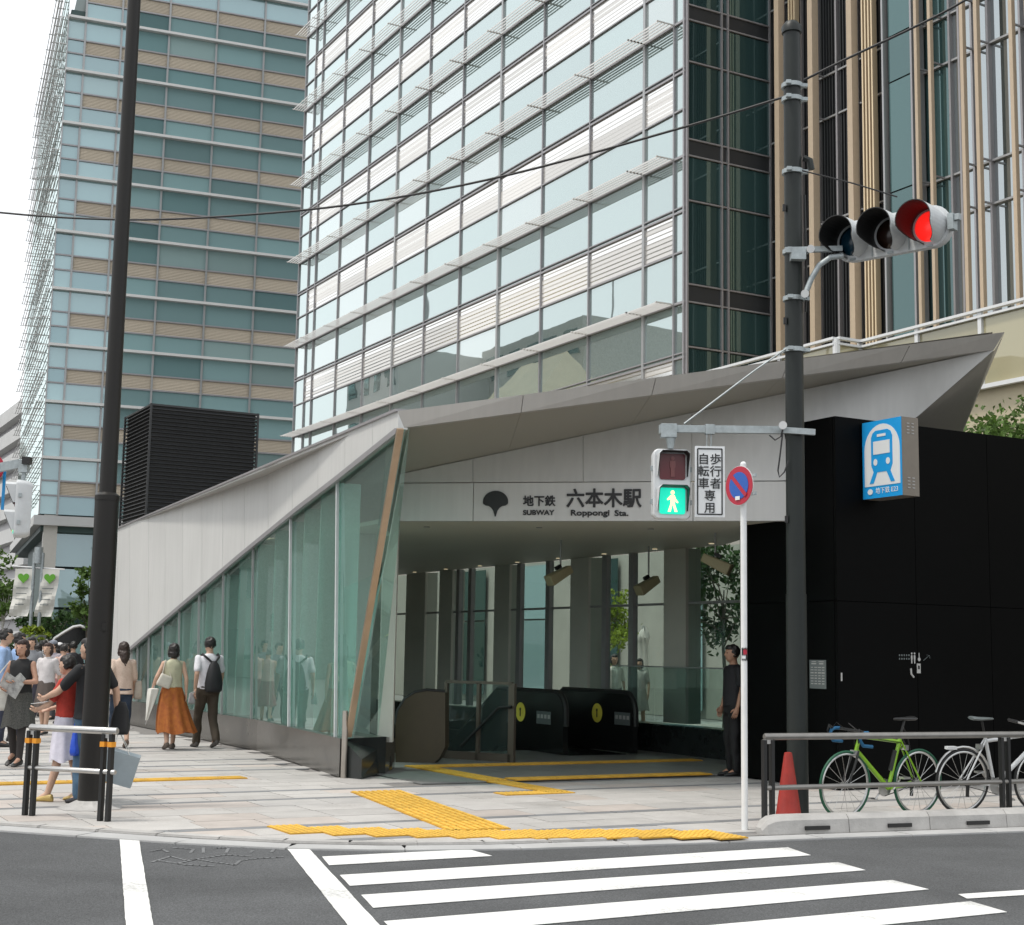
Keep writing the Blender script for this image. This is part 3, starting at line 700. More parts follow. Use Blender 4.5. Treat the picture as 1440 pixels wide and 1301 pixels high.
# far end wall of the hall and shaft for stairs and escalators
mb = MB(); mb.prism([AC(31.45, 8.0, -6), AC(31.45, 13.8, -6), AC(31.45, 13.8, 3.35), AC(31.45, 8.0, 3.35)], U * .2); mb.build('end_wall', 'column', st)
sh = MB()
for p, q in ((AC(20.9, 8.05), AC(31.4, 8.05)), (AC(20.9, 13.55), AC(31.4, 13.55))): sh.quad(p, q, q - Z * 9, p - Z * 9)
sh.quad(AC(20.9, 8.05), AC(20.9, 13.55), AC(20.9, 13.55) - Z * .4, AC(20.9, 8.05) - Z * .4)
sh.quad(AC(20.9, 8.05, -.2), AC(20.9, 13.55, -.2), AC(36, 13.55, -8.5), AC(36, 8.05, -8.5))
sh.build('shaft', 'black', st)
for i in range(20):
    mb = MB(); mb.hexa([AC(20.95 + .3 * i, 8.1, -.17 * (i + 1) - .3), AC(21.25 + .3 * i, 8.1, -.17 * (i + 1) - .3), AC(21.25 + .3 * i, 11.3, -.17 * (i + 1) - .3), AC(20.95 + .3 * i, 11.3, -.17 * (i + 1) - .3)] + [AC(20.95 + .3 * i, 8.1, -.17 * (i + 1)), AC(21.25 + .3 * i, 8.1, -.17 * (i + 1)), AC(21.25 + .3 * i, 11.3, -.17 * (i + 1)), AC(20.95 + .3 * i, 11.3, -.17 * (i + 1))])
    mb.build('stair_step', 'floor_in', st)
# entrance floor tiles
fl = tag(MB().build('entrance_floor', 'joint'), kind='structure')
flb = MB(); flb.sheet([[AC(15.95, 7.6, -.004), AC(15.95, 16, -.004), AC(20.88, 16, -.004), AC(20.88, 7.6, -.004)]]); fl.data = flb.mesh('entrance_floor', 'joint')
a = 15.95
while a < 20.6:
    c = 7.6
    while c < 15.9:
        mb = MB(); mb.box(AC(a + .308, c + .3, .0), (.608, .592, .016), U, V); mb.build('floor_tile', 'floor_in', fl); c += .6
    a += .616
# ------------------------------------------------------------------ black panelled block right of the entrance
BK_A, BK_C, BK_H = 13.6, 12.0, 4.54
bk = thing('black_block', 'tall black panelled block beside the entrance with faint notices', 'building', AC(BK_A, BK_C))
mb = MB()
mb.hexa([AC(BK_A + .05, BK_C + .05, 0), AC(BK_A + .05, 24, 0), AC(17.4, 24, 0), AC(17.4, BK_C + 1.9, 0), AC(BK_A + .05, BK_C + .05, BK_H - .02), AC(BK_A + .05, 24, BK_H - .02), AC(17.4, 24, BK_H - .02), AC(17.4, BK_C + 1.9, BK_H - .02)])
mb.hexa([AC(BK_A + .06, BK_C + .06, 0), AC(BK_A + .06, BK_C + 1.88, 0), AC(15.5, BK_C + 1.88, 0), AC(15.5, BK_C + .06, 0), AC(BK_A + .06, BK_C + .06, BK_H - .03), AC(BK_A + .06, BK_C + 1.88, BK_H - .03), AC(15.5, BK_C + 1.88, BK_H - .03), AC(15.5, BK_C + .06, BK_H - .03)])
mb.build('core', 'black_wall', bk)
for i in range(9):                                      # cladding panels
    c0 = BK_C + (i * 1.3 if i else 0); c1 = min(BK_C + (i + 1) * 1.3, 24)
    for z0, z1 in ((.02, 2.26), (2.268, BK_H)):
        mb = MB(); mb.hexa([AC(BK_A, c0 + .004, z0), AC(BK_A, c1 - .004, z0), AC(BK_A + .045, c1 - .004, z0), AC(BK_A + .045, c0 + .004, z0), AC(BK_A, c0 + .004, z1), AC(BK_A, c1 - .004, z1), AC(BK_A + .045, c1 - .004, z1), AC(BK_A + .045, c0 + .004, z1)])
        mb.build('cladding_panel', 'black_wall', bk)
for a0, a1 in ((BK_A + .05, 14.5), (14.508, 15.5)):
    for z0, z1 in ((.02, 2.26), (2.268, BK_H)):
        mb = MB(); mb.hexa([AC(a0, BK_C, z0), AC(a1, BK_C, z0), AC(a1, BK_C + .045, z0), AC(a0, BK_C + .045, z0), AC(a0, BK_C, z1), AC(a1, BK_C, z1), AC(a1, BK_C + .045, z1), AC(a0, BK_C + .045, z1)])
        mb.build('cladding_panel', 'black_wall', bk)
bf = AC(BK_A, BK_C)                                     # front face: along V, outward -U
def bpt(px, py): return on_wall(px, py, bf, V) - U * .006
def blt(px, py): return on_wall(px, py, bf, U) - V * .006
poster = thing('wall_poster', 'small dark notice with white printed rows on the black wall by the signal pole', 'notice', blt(1151, 968))
p0, p1 = blt(1162.5, 969), blt(1139, 928)
mb = MB(); pc = (p0 + p1) / 2; wd = abs((p1 - p0).dot(U)); hd = p1.z - p0.z; mb.box(pc, (wd, .006, hd), U, V); mb.build('backing', 'plate', poster)
mb = MB()
for k, (zz, hh) in enumerate(((.44, .03), (.37, .05), (.24, .035), (.15, .03), (.05, .045), (-.05, .03), (-.14, .04), (-.24, .03), (-.33, .04))):
    for j in range(4 if k > 1 else 2):
        n_ = 4 if k > 1 else 2; mb.box(pc - V * .0045 + U * ((j + .5) / n_ - .5) * wd * .9 + Z * zz * hd, (wd * .9 / n_ * (.55 + .3 * random.random()), .002, hd * hh * .8), U, V)
tag(mb.build('printed_rows', 'print', poster), kind='stuff')
tagp = MB(); tagp.box(bpt(1183, 952), (.02, .006, .10), V, U); tag(tagp.build('door_handle', 'print'), 'thin pale vertical handle on the black wall', 'handle')
ws = thing('toilet_sign', 'small white toilet and telephone pictograms on the black wall', 'sign', bpt(1285, 955))
def bw(px, py): return bpt(px, py)
k = MB()
for px in (1281.5, 1285.5):
    c = bw(px, 920.5); k.prism(circle(c + Z * .012, .013, V, Z, 10), -U * .002); k.box(c - Z * .035, (.026, .003, .05), V, U); k.box(c - Z * .085, (.018, .003, .05), V, U)
c = bw(1292, 925); k.prism(circle(c - Z * .02, .024, V, Z, 12), -U * .002); k.box(c + Z * .03, (.012, .003, .06), V, U)
tag(k.build('pictogram', 'print', ws), kind='stuff')
k = MB()
for r_ in range(2): 
    for j in range(5): k.box(bw(1264.5 + j * 3.3, 921.5 + r_ * 5), (.018, .002, .022), V, U)
k.bar(bw(1298, 929), bw(1306, 922), .003, .01, U); k.bar(bw(1302, 921), bw(1306.5, 922), .003, .01, U); k.bar(bw(1307, 926), bw(1306.5, 922), .003, .01, U); tag(k.build('small_print', 'plate', ws), kind='stuff')
k = MB(); c = bw(1291.5, 940); k.box(c, (.062, .003, .12), V, U); k.build('telephone_plate', 'print', ws)
k = MB()
k.box(c - U * .003 + Z * .012, (.03, .003, .045), V, U); k.build('telephone_mark', 'ink', ws)
k = MB(); k.tube([bw(1280.5, 940), bw(1281, 948), bw(1284.5, 952.5)], .012, 6); k.build('handset', 'print', ws)
# projecting blue subway sign
sg = thing('subway_sign', 'projecting blue and white subway train sign box on the black wall', 'sign', on_wall(1212, 700, bf, V) * 1)
sl = on_wall(1212, 650, bf, V); sL = .68; ztop, zbot = D(1212, 596, sl.y).z, D(1212, 703, sl.y).z
cS = sl - U * (sL / 2 + .02); cS.z = (ztop + zbot) / 2; th = .27
mb = MB(); mb.box(cS + V * th / 2, (sL, th, ztop - zbot), U, V); me = mb.mesh('box', 'sign_box', False, sg.matrix_basis.translation); link('sign_box', me, sg)
fx_ = -U                                                # reading direction on the face: towards the street
def sp(x, y, d=.003): return cS + fx_ * (x - .5) * sL + Z * (y - .5) * (ztop - zbot) - V * d
mb = MB(); mb.prism([sp(.0, 0), sp(1, 0), sp(1, 1), sp(0, 1)], -V * .004); mb.build('blue_face', 'subway_blue', sg)
wh = [(.06, .155), (.96, .155), (.96, .62)] + [(.51 + .45 * math.cos(a), .62 + .33 * math.sin(a)) for a in [R(12 * i) for i in range(1, 15)]] + [(.06, .62)]
mb = MB(); mb.prism([sp(x, y, .008) for x, y in wh], -V * .003); mb.build('white_arch', 'sign_white', sg)
tr = [(.3, .33), (.72, .33), (.78, .42), (.78, .78), (.74, .84), (.66, .87), (.36, .87), (.28, .84), (.24, .78), (.24, .42)]
mb = MB(); mb.prism([sp(x, y, .012) for x, y in tr], -V * .003)
mb.prism([sp(x, y, .0121) for x, y in ((.30, .34), (.40, .34), (.29, .19), (.19, .19))], -V * .003); mb.prism([sp(x, y, .0122) for x, y in ((.62, .34), (.72, .34), (.83, .19), (.73, .19))], -V * .003); mb.build('train_pictogram', 'subway_blue', sg)
mb = MB(); mb.prism([sp(x, y, .016) for x, y in ((.3, .56), (.72, .56), (.72, .73), (.3, .73))], -V * .003); mb.build('train_window', 'sign_white', sg); mb = MB(); mb.prism([sp(x, y, .016) for x, y in ((.4, .785), (.62, .785), (.62, .82), (.4, .82))], -V * .003); mb.build('destination_bar', 'sign_white', sg)
for x in (.35, .67): mb = MB(); mb.prism([sp(x, .46, .016) + fx_ * .035 * math.cos(R(30 * i)) + Z * .042 * math.sin(R(30 * i)) for i in range(12)], -V * .003); mb.build('headlight', 'sign_white', sg)
mb = MB(); mb.prism([sp(.2, .085, .012) + fx_ * .045 * math.cos(R(30 * i)) + Z * .036 * math.sin(R(30 * i)) for i in range(12)], -V * .003); mb.build('leaf_mark', 'sign_white', sg)
lettering('地下鉄 E23', .082, 'sign_white', fx_, Z, sp(.33, .06, .009), sg, 'lettering', .002)
mb = MB()
for base in (.92, .1):
    for i in range(4):
        for j in range(2): mb.box(cS - U * (sL / 2 + .004) + V * (.10 + .075 * j) + Z * ((base - .5) * (ztop - zbot) - .04 * i * (1 if base > .5 else -1)), (.004, .04, .012), U, V)
tag(mb.build('vent_slots', 'print', sg), kind='stuff')
# ------------------------------------------------------------------ things in the hall
es = thing('escalator', 'black escalator with yellow discs on its side panels in the station hall', 'escalator', AC(19.6, 12.4))
def balustrade(a0, c, length, col='black_gloss', h=.95, th=.09):
    prof = [(0, .03)] + [(.28 - .28 * math.cos(R(15 * i)), h - .32 + .32 * math.sin(R(15 * i))) for i in range(7)] + [(length, h), (length + 3.5, h - 2.0), (length + 3.5, h - 3.0), (length, .03)]
    mb = MB(); mb.prism([AC(a0 + x, c, z) for x, z in prof], V * th); r = mb.build('side_panel', col, es)
    mb = MB(); mb.tube([AC(a0 - .02, c + th / 2, .45)] + [AC(a0 + .26 - .28 * math.cos(R(15 * i)), c + th / 2, h - .32 + .34 * math.sin(R(15 * i))) for i in range(1, 7)] + [AC(a0 + length, c + th / 2, h + .025), AC(a0 + length + 3.5, c + th / 2, h - 1.98)], .045, 8); mb.build('handrail', 'black', r, True)
    return r
for a0, c, dx in ((19.62, 11.75, 1.35), (19.45, 12.93, 1.05)):
    r = balustrade(a0, c, 2.2)
    ctr = AC(a0 + dx, c - .004, .62); mb = MB(); mb.prism(circle(ctr, .155, U, Z, 24), -V * .004); mb.build('yellow_disc', 'yellow', r)
    mb = MB(); mb.box(ctr - V * .007 - Z * .02, (.03, .004, .10), U, V); mb.prism(circle(ctr - V * .006 + Z * .045, .026, U, Z, 12), -V * .004); mb.build('disc_mark', 'esc_brown', r)
    mb = MB(); mb.box(AC(a0 + dx - .75, c - .004, .56), (.45, .004, .2), U, V); mb.build('notice_plate', 'plate', r)
    mb = MB()
    for i in range(4): mb.box(AC(a0 + dx - .92 + .11 * i, c - .0075, .58), (.07, .002, .06), U, V)
    tag(mb.build('notice_text', 'print', r), kind='stuff')
mb = MB(); mb.box(AC(20.3, 12.38, .012), (1.4, 1.05, .02), U, V); mb.build('landing_plate', 'black_gloss', es)
for i in range(10):
    mb = MB(); mb.box(AC(21.1 + .35 * i, 12.38, -.12 - .2 * i), (.38, 1.05, .2), U, V); mb.build('step', 'black', es)
pnl = thing('stair_side_panel', 'dark bronze rounded side panel left of the glass partition in the hall', 'panel', G(590, 1075))
pd = [(556, 1082), (556, 1020), (560, 1000), (570, 984), (584, 975), (600, 972), (626, 974), (626, 1050), (618, 1066), (606, 1076), (596, 1078)]
mb = MB(); mb.prism([D(x, y, 20.9) for x, y in pd], (.05, .12, 0)); mb.build('panel_plate', 'esc_brown', pnl)
mb = MB(); mb.tube([D(x, y - 1, 20.93) for x, y in pd[1:7]], .03, 8); mb.build('top_rail', 'black', pnl, True)
gp = thing('glass_partition', 'bronze framed glass partition with a slanting handrail in the station hall', 'partition', G(672, 1070))
P0, P1 = G(626, 1067), G(719, 1073); pdv = (P1 - P0).normalized(); ph = 1.13
def gpt(s, z): return P0.lerp(P1, s) + Z * z
mb = MB()
for s in (0, .5, 1): mb.box(gpt(s, ph / 2), (.05 if s < 1 else .1, .06, ph), pdv, Vector((-pdv.y, pdv.x, 0)))
mb.bar(gpt(0, ph), gpt(1, ph), .06, .04); mb.bar(gpt(0, .06), gpt(1, .06), .06, .12); mb.build('frame', 'bronze_dark', gp)
for s0, s1 in ((.03, .47), (.53, .95)):
    mb = MB(); mb.prism([gpt(s0, .13), gpt(s1, .13), gpt(s1, ph - .02), gpt(s0, ph - .02)], Vector((0, .012, 0))); mb.build('pane', 'rail_glass', gp)
mb = MB(); o_ = Vector((.02, -.1, 0)); mb.tube([gpt(.22, .2) + o_, gpt(.78, .78) + o_, gpt(.97, .8) + o_], .022, 8); mb.build('handrail', 'black', gp, True)
gr = thing('glass_railing', 'low clear glass railing along the right side of the station hall', 'railing', AC(18.6, 13.5))
for a0, a1 in ((17.7, 18.75), (18.77, 19.9), (19.92, 21.2)):
    mb = MB(); mb.hexa([AC(a0, 13.66, .44), AC(a1, 13.66, .44), AC(a1, 13.675, .44), AC(a0, 13.675, .44), AC(a0, 13.66, 1.38), AC(a1, 13.66, 1.38), AC(a1, 13.675, 1.38), AC(a0, 13.675, 1.38)]); mb.build('pane', 'rail_glass', gr)
mb = MB(); mb.bar(AC(17.7, 13.667, 1.39), AC(21.2, 13.667, 1.39), .02, .02); mb.build('top_edge', 'mullion_lt', gr)
def hanging_camera(label, px, py, Y, ry):
    p = D(px, py, Y); r = thing('hanging_speaker', label, 'loudspeaker', (p.x, p.y, 3.3))
    mb = MB(); mb.tube([p + Z * .08, Vector((p.x, p.y, 3.31))], .014, 8); mb.build('hanger', 'mullion_lt', r, True)
    d = Vector((math.sin(ry), -.55 * math.cos(ry), -.42)).normalized(); x = d.cross(Z).normalized(); y = x.cross(d)
    mb = MB(); mb.hexa([p + d * l + x * a * w + y * b_ * h for l, w, h in ((-.2, .07, .06), (.24, .1, .085)) for a, b_ in ((-1, -1), (1, -1), (1, 1), (-1, 1))]); me = mb.mesh('housing', 'cam_beige', False, r.matrix_basis.translation); bevel_mesh(me, .012, 1); link('housing', me, r)
    mb = MB(); mb.box(p + y * .09 + Z * .03, (.06, .1, .05), x, d, y); mb.build('bracket', 'black', r)
hanging_camera('beige boxy unit hanging from the ceiling above the escalator, pointing left', 788, 808, 22.3, -.75)
hanging_camera('beige boxy unit hanging farther back above the glass railing', 912, 822, 23.3, -.7)
hanging_camera('beige boxy unit hanging nearest the black block, pointing right', 1006, 792, 20.6, .95)
# ------------------------------------------------------------------ facade kit
def pane_mesh(w, h, name, material, t=.03):
    mb = MB(); mb.box((0, 0, 0), (w, t, h)); return mb.mesh(name, material)
def louvre_mesh(w, h, n, name, material, d=.05):
    mb = MB()
    for i in range(n):
        z0, z1 = -h / 2 + h * i / n, -h / 2 + h * (i + 1) / n
        mb.quad((-w / 2, 0, z0), (w / 2, 0, z0), (w / 2, -d, z0 + .25 * (z1 - z0)), (-w / 2, -d, z0 + .25 * (z1 - z0)))
        mb.quad((-w / 2, -d, z0 + .25 * (z1 - z0)), (w / 2, -d, z0 + .25 * (z1 - z0)), (w / 2, 0, z1), (-w / 2, 0, z1))
    return mb.mesh(name, material)
CACHE = {}
def put(root, name, key, maker, pos, rz, tilt=0.0):
    if key not in CACHE: CACHE[key] = maker()
    o = link(name, CACHE[key], root); o.location = pos - root.matrix_basis.translation; o.rotation_euler = ((random.random() - .5) * tilt, 0, rz + (random.random() - .5) * tilt)
    return o
# ------------------------------------------------------------------ glass office block in the middle
CB = D(965, 400, 46); CB.z = 0
ob = thing('office_block', 'pale glass office block with slatted sunshades rising behind the station', 'building', CB)
rzF = math.atan2(-U.y, -U.x) + 0                        # local x runs along the face, local -y looks out
def face_rot(d): return math.atan2(d.y, d.x)
nU = -V                                                 # outward normal of the long face
mull = [.06, .62, 2.4, 5.94, 9.42, 12.92, 16.43, 19.89, 23.3, 26.79, 30.32, 33.65, 34.74, 36.2]
shade_z = [8.2, 13.0, 17.93, 22.63, 27.0, 31.35, 35.7, 40.0]
mb = MB(); dpt = 30
mb.hexa([CB + U * .1 + V * .12 + Z * 0, CB + U * 36.15 + V * .12, CB + U * 36.15 + V * dpt, CB + U * .1 + V * dpt] + [p + Z * 80 for p in (CB + U * .1 + V * .12, CB + U * 36.15 + V * .12, CB + U * 36.15 + V * dpt, CB + U * .1 + V * dpt)])
mb.build('core', 'core', ob)
rzf = face_rot(-U)
def shade_mesh(w):
    mb = MB()
    for i in range(5): mb.box((0, -.10 - .14 * i, .0), (w, .016, .06))
    for s in (-1, 1): mb.box((s * w / 2, -.34, .02), (.04, .76, .04))
    return mb.mesh('sunshade', 'shade')
for k, (z0, z1) in enumerate(zip(shade_z, shade_z[1:])):
    H_ = z1 - z0; zs0, zs1 = z0 + H_ * .345, z0 + H_ * .62
    for j, (t0, t1) in enumerate(zip(mull, mull[1:])):
        w = t1 - t0; wk = round(w, 1); tc = (t0 + t1) / 2
        if j == len(mull) - 2 and z0 < 12: pass
        for nm, za, zb in (('window_pane', z0, zs0), ('spandrel_panel', zs0, zs1), ('window_pane', zs1, z1)):
            h = zb - za; pos = CB + U * tc + Z * (za + zb) / 2
            if nm == 'spandrel_panel' and 0 < j < len(mull) - 2: put(ob, nm, ('sp', wk, round(h, 2)), lambda: louvre_mesh(w - .05, h - .06, 8, nm, 'louvre', .007), pos - V * .02, rzf)
            else: om_ = 'office_blind' if random.random() < .14 else 'office_glass'; put(ob, nm, ('gl', om_, wk, round(h, 2)), lambda: pane_mesh(w - .05, h - .06, 'window_pane', om_), pos, rzf, .004)
        if j > 0 and k > 0: put(ob, 'sunshade', ('sh', wk), lambda: shade_mesh(w), CB + U * tc - V * .06 + Z * z0, rzf)
for t in mull:
    mb = MB(); wide = .13 if abs(t - 2.4) < .1 or abs(t - 12.92) < .1 or abs(t - 23.3) < .1 else .07; mb.box(CB + U * t - V * .03 + Z * 22.1, (wide, .12, 44), U, V); mb.build('mullion', 'mullion_lt' if wide > .1 else 'mullion', ob)
for k, (z0, z1) in enumerate(zip(shade_z, shade_z[1:])):
    H_ = z1 - z0
    for zz, hh in ((z0, .08), (z0 + H_ * .345, .055), (z0 + H_ * .62, .07), (z0 + H_ * .65, .04)):
        mb = MB(); mb.bar(CB + U * .0 - V * .035 + Z * zz, CB + U * 36.25 - V * .035 + Z * zz, .10, hh); mb.build('transom', 'mullion', ob)
# narrow dark return face
rzg = face_rot(V)
for k, (z0, z1) in enumerate(zip(shade_z, shade_z[1:])):
    H_ = z1 - z0; zs1 = z0 + H_ * .12
    for s0, s1 in ((.05, 1.62), (1.7, 3.44)):
        for nm, za, zb, m_ in (('window_pane', zs1 + .04, z0 + H_ * .68, 'dark_glass'), ('window_pane', z0 + H_ * .7, z1 - .04, 'dark_glass'), ('spandrel_panel', z0, zs1, 'fin_dark')):
            put(ob, nm, ('rg', m_, round(s1 - s0, 2), round(zb - za, 2)), lambda: pane_mesh(s1 - s0, zb - za - .03, nm, m_), CB + V * (s0 + s1) / 2 + Z * (za + zb) / 2, rzg, .003)
    for zz in (z0, zs1, z0 + H_ * .69):
        mb = MB(); mb.bar(CB - U * .03 + Z * zz, CB + V * 3.47 - U * .03 + Z * zz, .08, .05); mb.build('transom', 'mullion', ob)
for s in (0, 1.66, 1.4, 3.46):
    mb = MB(); mb.box(CB + V * s - U * .04 + Z * 22, (.06, .1, 44), V, U); mb.build('mullion', 'mullion', ob)
# ------------------------------------------------------------------ block with terracotta fins on the right
IC = CB + V * 3.47
fb = thing('finned_block', 'dark office block with beige vertical fins at the right', 'building', IC)
mb = MB(); q = [IC + V * .3 + U * 1, IC + V * .3 - U * 26, IC + V * 26 - U * 26, IC + V * 26 + U * 1]; mb.hexa(q + [p + Z * 44.6 for p in q]); mb.build('core', 'core', fb)
bands = [(4.8, 6.1), (9.5, 10.85), (14.25, 15.5), (18.95, 20.4), (23.7, 25.1), (28.4, 29.8), (33.1, 34.5), (37.8, 39.2), (42.5, 43.9)]
zl = [0] + [z for b_ in bands for z in b_]
cols = [(0, .8), (.8, 2.5), (2.5, 4.4), (4.4, 5.95), (6.05, 7.15), (7.15, 8.25), (8.25, 9.1), (9.1, 9.7), (9.7, 10.85), (10.85, 12.1), (12.1, 13.4), (13.4, 14.9), (14.9, 16.4), (16.4, 18.0)]
rzr = face_rot(-U)
def ribs_mesh(w, h):
    mb = MB(); n = max(4, int(w / .13))
    mb.box((0, .06, 0), (w, .02, h))
    for i in range(n): mb.box((-w / 2 + w * (i + .5) / n, 0, 0), (.045, .12, h))
    return mb.mesh('louvre_panel', 'fin_dark')
for (t0, t1) in cols:
    w = t1 - t0
    for za, zb in zip(zl, zl[1:]):
        pos = IC - U * (t0 + t1) / 2 + V * .12 + Z * (za + zb) / 2; h = zb - za
        if t1 <= 6: put(fb, 'louvre_panel', ('rb', round(w, 2), round(h, 2)), lambda: ribs_mesh(w - .04, h - .05), pos, rzr)
        elif t1 < 7.2: put(fb, 'window_pane', ('bay', round(w, 2), round(h, 2)), lambda: pane_mesh(w - .05, h - .05, 'window_pane', 'dark_glass'), pos - V * .42, rzr, .003)
        else: put(fb, 'window_pane', ('bg', round(w, 2), round(h, 2), t0 < 8), lambda: pane_mesh(w - .05, h - .05, 'window_pane', 'dark_glass' if t0 < 8 else 'block_glass'), pos, rzr, .004)
for z in zl[1:]:
    mb = MB(); mb.bar(IC + V * .06 + Z * z, IC - U * 18 + V * .06 + Z * z, .1, .06); mb.build('transom', 'mullion_lt', fb)
for t in [c_[1] for c_ in cols] + [1.7, 3.4, 8.62]:
    mb = MB(); mb.box(IC - U * t + V * (.04 if t not in (5.95, 7.15) else -.2) + Z * 22, (.07, .14 if t not in (5.95, 7.15) else .5, 44), U, V); mb.build('mullion', 'mullion' if t != 5.95 else 'mullion_lt', fb)
for t, w in ((1.06, .42), (2.75, .42), (4.6, .42), (7.37, .2), (7.92, .2), (9.17, .22), (9.7, .22), (10.95, .22), (11.5, .22), (13.3, .22), (13.9, .22), (15.7, .22)):
    mb = MB(); mb.box(IC - U * t - V * .42 + Z * 24, (w * .55, w * .62, 41), U, V); mb.build('fin', 'fin_beige', fb)
for t in (5.02, 5.16, 5.30, 5.44, 1.52, 1.66, 1.80):
    mb = MB(); mb.box(IC - U * t - V * .3 + Z * 24, (.055, .2, 41), U, V); mb.build('fin', 'fin_brass', fb)
for t in (1.06, 2.75, 4.6, 7.37, 7.92, 9.17, 9.7, 10.95):
    for z in zl[1:]: mb = MB(); mb.bar(IC - U * t + V * .1 + Z * z, IC - U * t - V * .36 + Z * z, .05, .05); mb.build('fin_bracket', 'mullion', fb)
# ------------------------------------------------------------------ podium terrace with beige glass parapet
PC = D(1176, 472, 33); PZ = 8.95; PC.z = 0
pod = thing('podium', 'beige stone terrace podium with white railed glass parapet', 'building', PC)
PJ = PC + V * .75
q = [PC + U * 40 + V * .1, PC + V * .1 + U * .05, PJ + V * .1 + U * .0, PJ + V * .1 - U * 22, PJ + V * 12 - U * 22, PC + V * 4.4 + U * 40]
mb = MB(); mb.prism([Vector((p.x, p.y, 0)) for p in q], (0, 0, 5.2)); mb.build('lower_wall', 'podium_low', pod)
mb = MB(); mb.prism([Vector((p.x, p.y, 5.2)) for p in q], (0, 0, 2.1)); mb.build('wall', 'podium', pod)
def parapet(p, d, n_, w, out):
    for i in range(n_):
        a_, b_ = p + d * (w * i), p + d * (w * (i + 1))
        mb = MB(); mb.prism([a_ + d * .05 + Z * 7.35, b_ - d * .05 + Z * 7.35, b_ - d * .05 + Z * (PZ - .09), a_ + d * .05 + Z * (PZ - .09)], -out * .03); mb.build('parapet_pane', 'podium_glass', pod)
        mb = MB(); mb.box(a_ + out * .03 + Z * (7.3 + PZ) / 2, (.1, .08, PZ - 7.3), d, out); mb.build('post', 'white', pod)
    e = p + d * w * n_
    mb = MB(); mb.bar(p + out * .05 + Z * PZ, e + out * .05 + Z * PZ, .12, .06); mb.bar(p + out * .05 + Z * (PZ - .13), e + out * .05 + Z * (PZ - .13), .08, .05); mb.build('top_rail', 'white', pod)
    mb = MB(); mb.bar(p + out * .05 + Z * 7.3, e + out * .05 + Z * 7.3, .12, .09); mb.build('base_rail', 'white', pod)
parapet(PC + U * 0, U, 14, 2.0, -V); parapet(PJ - U * .0, -U, 9, 1.85, -V); parapet(PC, V, 1, .75, -U)
for i in range(14):                                     # shopfront level of the podium, seen through the hall
    for za, zb in ((.2, 2.6), (2.65, 4.3)):
        a_ = PC + U * (1.2 + 2.0 * i) - V * .0
        if i % 2: continue
        mb = MB(); mb.prism([a_ + Z * za, a_ + U * 1.7 + Z * za, a_ + U * 1.7 + Z * zb, a_ + Z * zb], -V * .03); mb.build('shop_window', 'tower_glass' if i % 4 else 'dark_glass', pod)
# ------------------------------------------------------------------ tall tower on the left
TW = D(97, 20, 120); TW.z = 0; azt = R(68.5); TV = Vector((math.sin(azt), math.cos(azt), 0)); TU = Vector((-TV.y, TV.x, 0))
tw = thing('glass_tower', 'tall teal glass tower with terracotta bands behind the lamp post', 'building', TW)
tb = [0, 1.45, 4.5, 8.6, 12.8, 17.1, 21.5, 26, 30.5]
led = [12.4, 17.15, 21.9, 26.75, 31.6, 36.6, 41.45, 46.2, 50.95, 55.75, 60.6, 65.4]
mb = MB(); q = [TW + TV * .2 + TU * .2, TW + TV * 30.4 + TU * .2, TW + TV * 30.4 + TU * 40, TW + TV * .2 + TU * 40]; mb.hexa([p + Z * 11 for p in q] + [p + Z * 56.6 for p in q])
q = [TW + TV * 1.7 + TU * .25, TW + TV * 30.4 + TU * .25, TW + TV * 30.4 + TU * 40, TW + TV * 1.7 + TU * 40]; mb.hexa([p + Z * 56 for p in q] + [p + Z * 65.3 for p in q]); mb.build('core', 'core', tw)
rzt = face_rot(TV)
for k, (z0, z1) in enumerate(zip(led, led[1:])):
    H_ = z1 - z0
    for j, (t0, t1) in enumerate(zip(tb, tb[1:])):
        if j == 0 and z0 > 55: continue
        w = t1 - t0; tc = (t0 + t1) / 2
        for nm, za, zb in (('window_pane', z0, z0 + H_ * .34), ('spandrel_panel', z0 + H_ * .34, z0 + H_ * .6), ('window_pane', z0 + H_ * .6, z1)):
            h = zb - za; pos = TW + TV * tc + Z * (za + zb) / 2
            if nm == 'spandrel_panel' and j: put(tw, nm, ('tsp', round(w, 1), round(h, 2)), lambda: louvre_mesh(w - .1, h - .1, 9, nm, 'brickband', .035), pos, rzt)
            else: tm_ = random.choices(('tower_glass', 'tower_blind', 'tower_dim'), (.76, .1, .14))[0]; put(tw, nm, ('tgl', tm_, round(w, 1), round(h, 2)), lambda: pane_mesh(w - .1, h - .1, 'window_pane', tm_), pos, rzt, .003)
    te_ = 1.45 if z1 > 56 else 0
    mb = MB(); mb.bar(TW + TV * te_ - TU * .25 + Z * z1, TW + TV * 30.5 - TU * .25 + Z * z1, .5, .22); mb.build('ledge', 'shade', tw)
    for f_ in (.34, .6):
        mb = MB(); mb.bar(TW + TV * te_ - TU * .05 + Z * (z0 + H_ * f_), TW + TV * 30.5 - TU * .05 + Z * (z0 + H_ * f_), .16, .13); mb.build('transom', 'mullion', tw)
for t in tb:
    mb = MB(); mb.box(TW + TV * t - TU * .06 + Z * (12.4 + (56 if t == 0 else 65.4)) / 2, (.16 if t > 1 else .1, .2, (56 if t == 0 else 65.4) - 12.4), TV, TU); mb.build('mullion', 'mullion_lt', tw)
rzs = face_rot(-TU)                                     # street side: panes with projecting slatted shades
def tshade():
    mb = MB()
    for i in range(3): mb.box((0, -.15 - .22 * i, 0), (3.9, .07, .03))
    for s in (-1.95, 1.95): mb.box((s, -.35, 0), (.05, .75, .05))
    return mb.mesh('sunshade', 'shade')
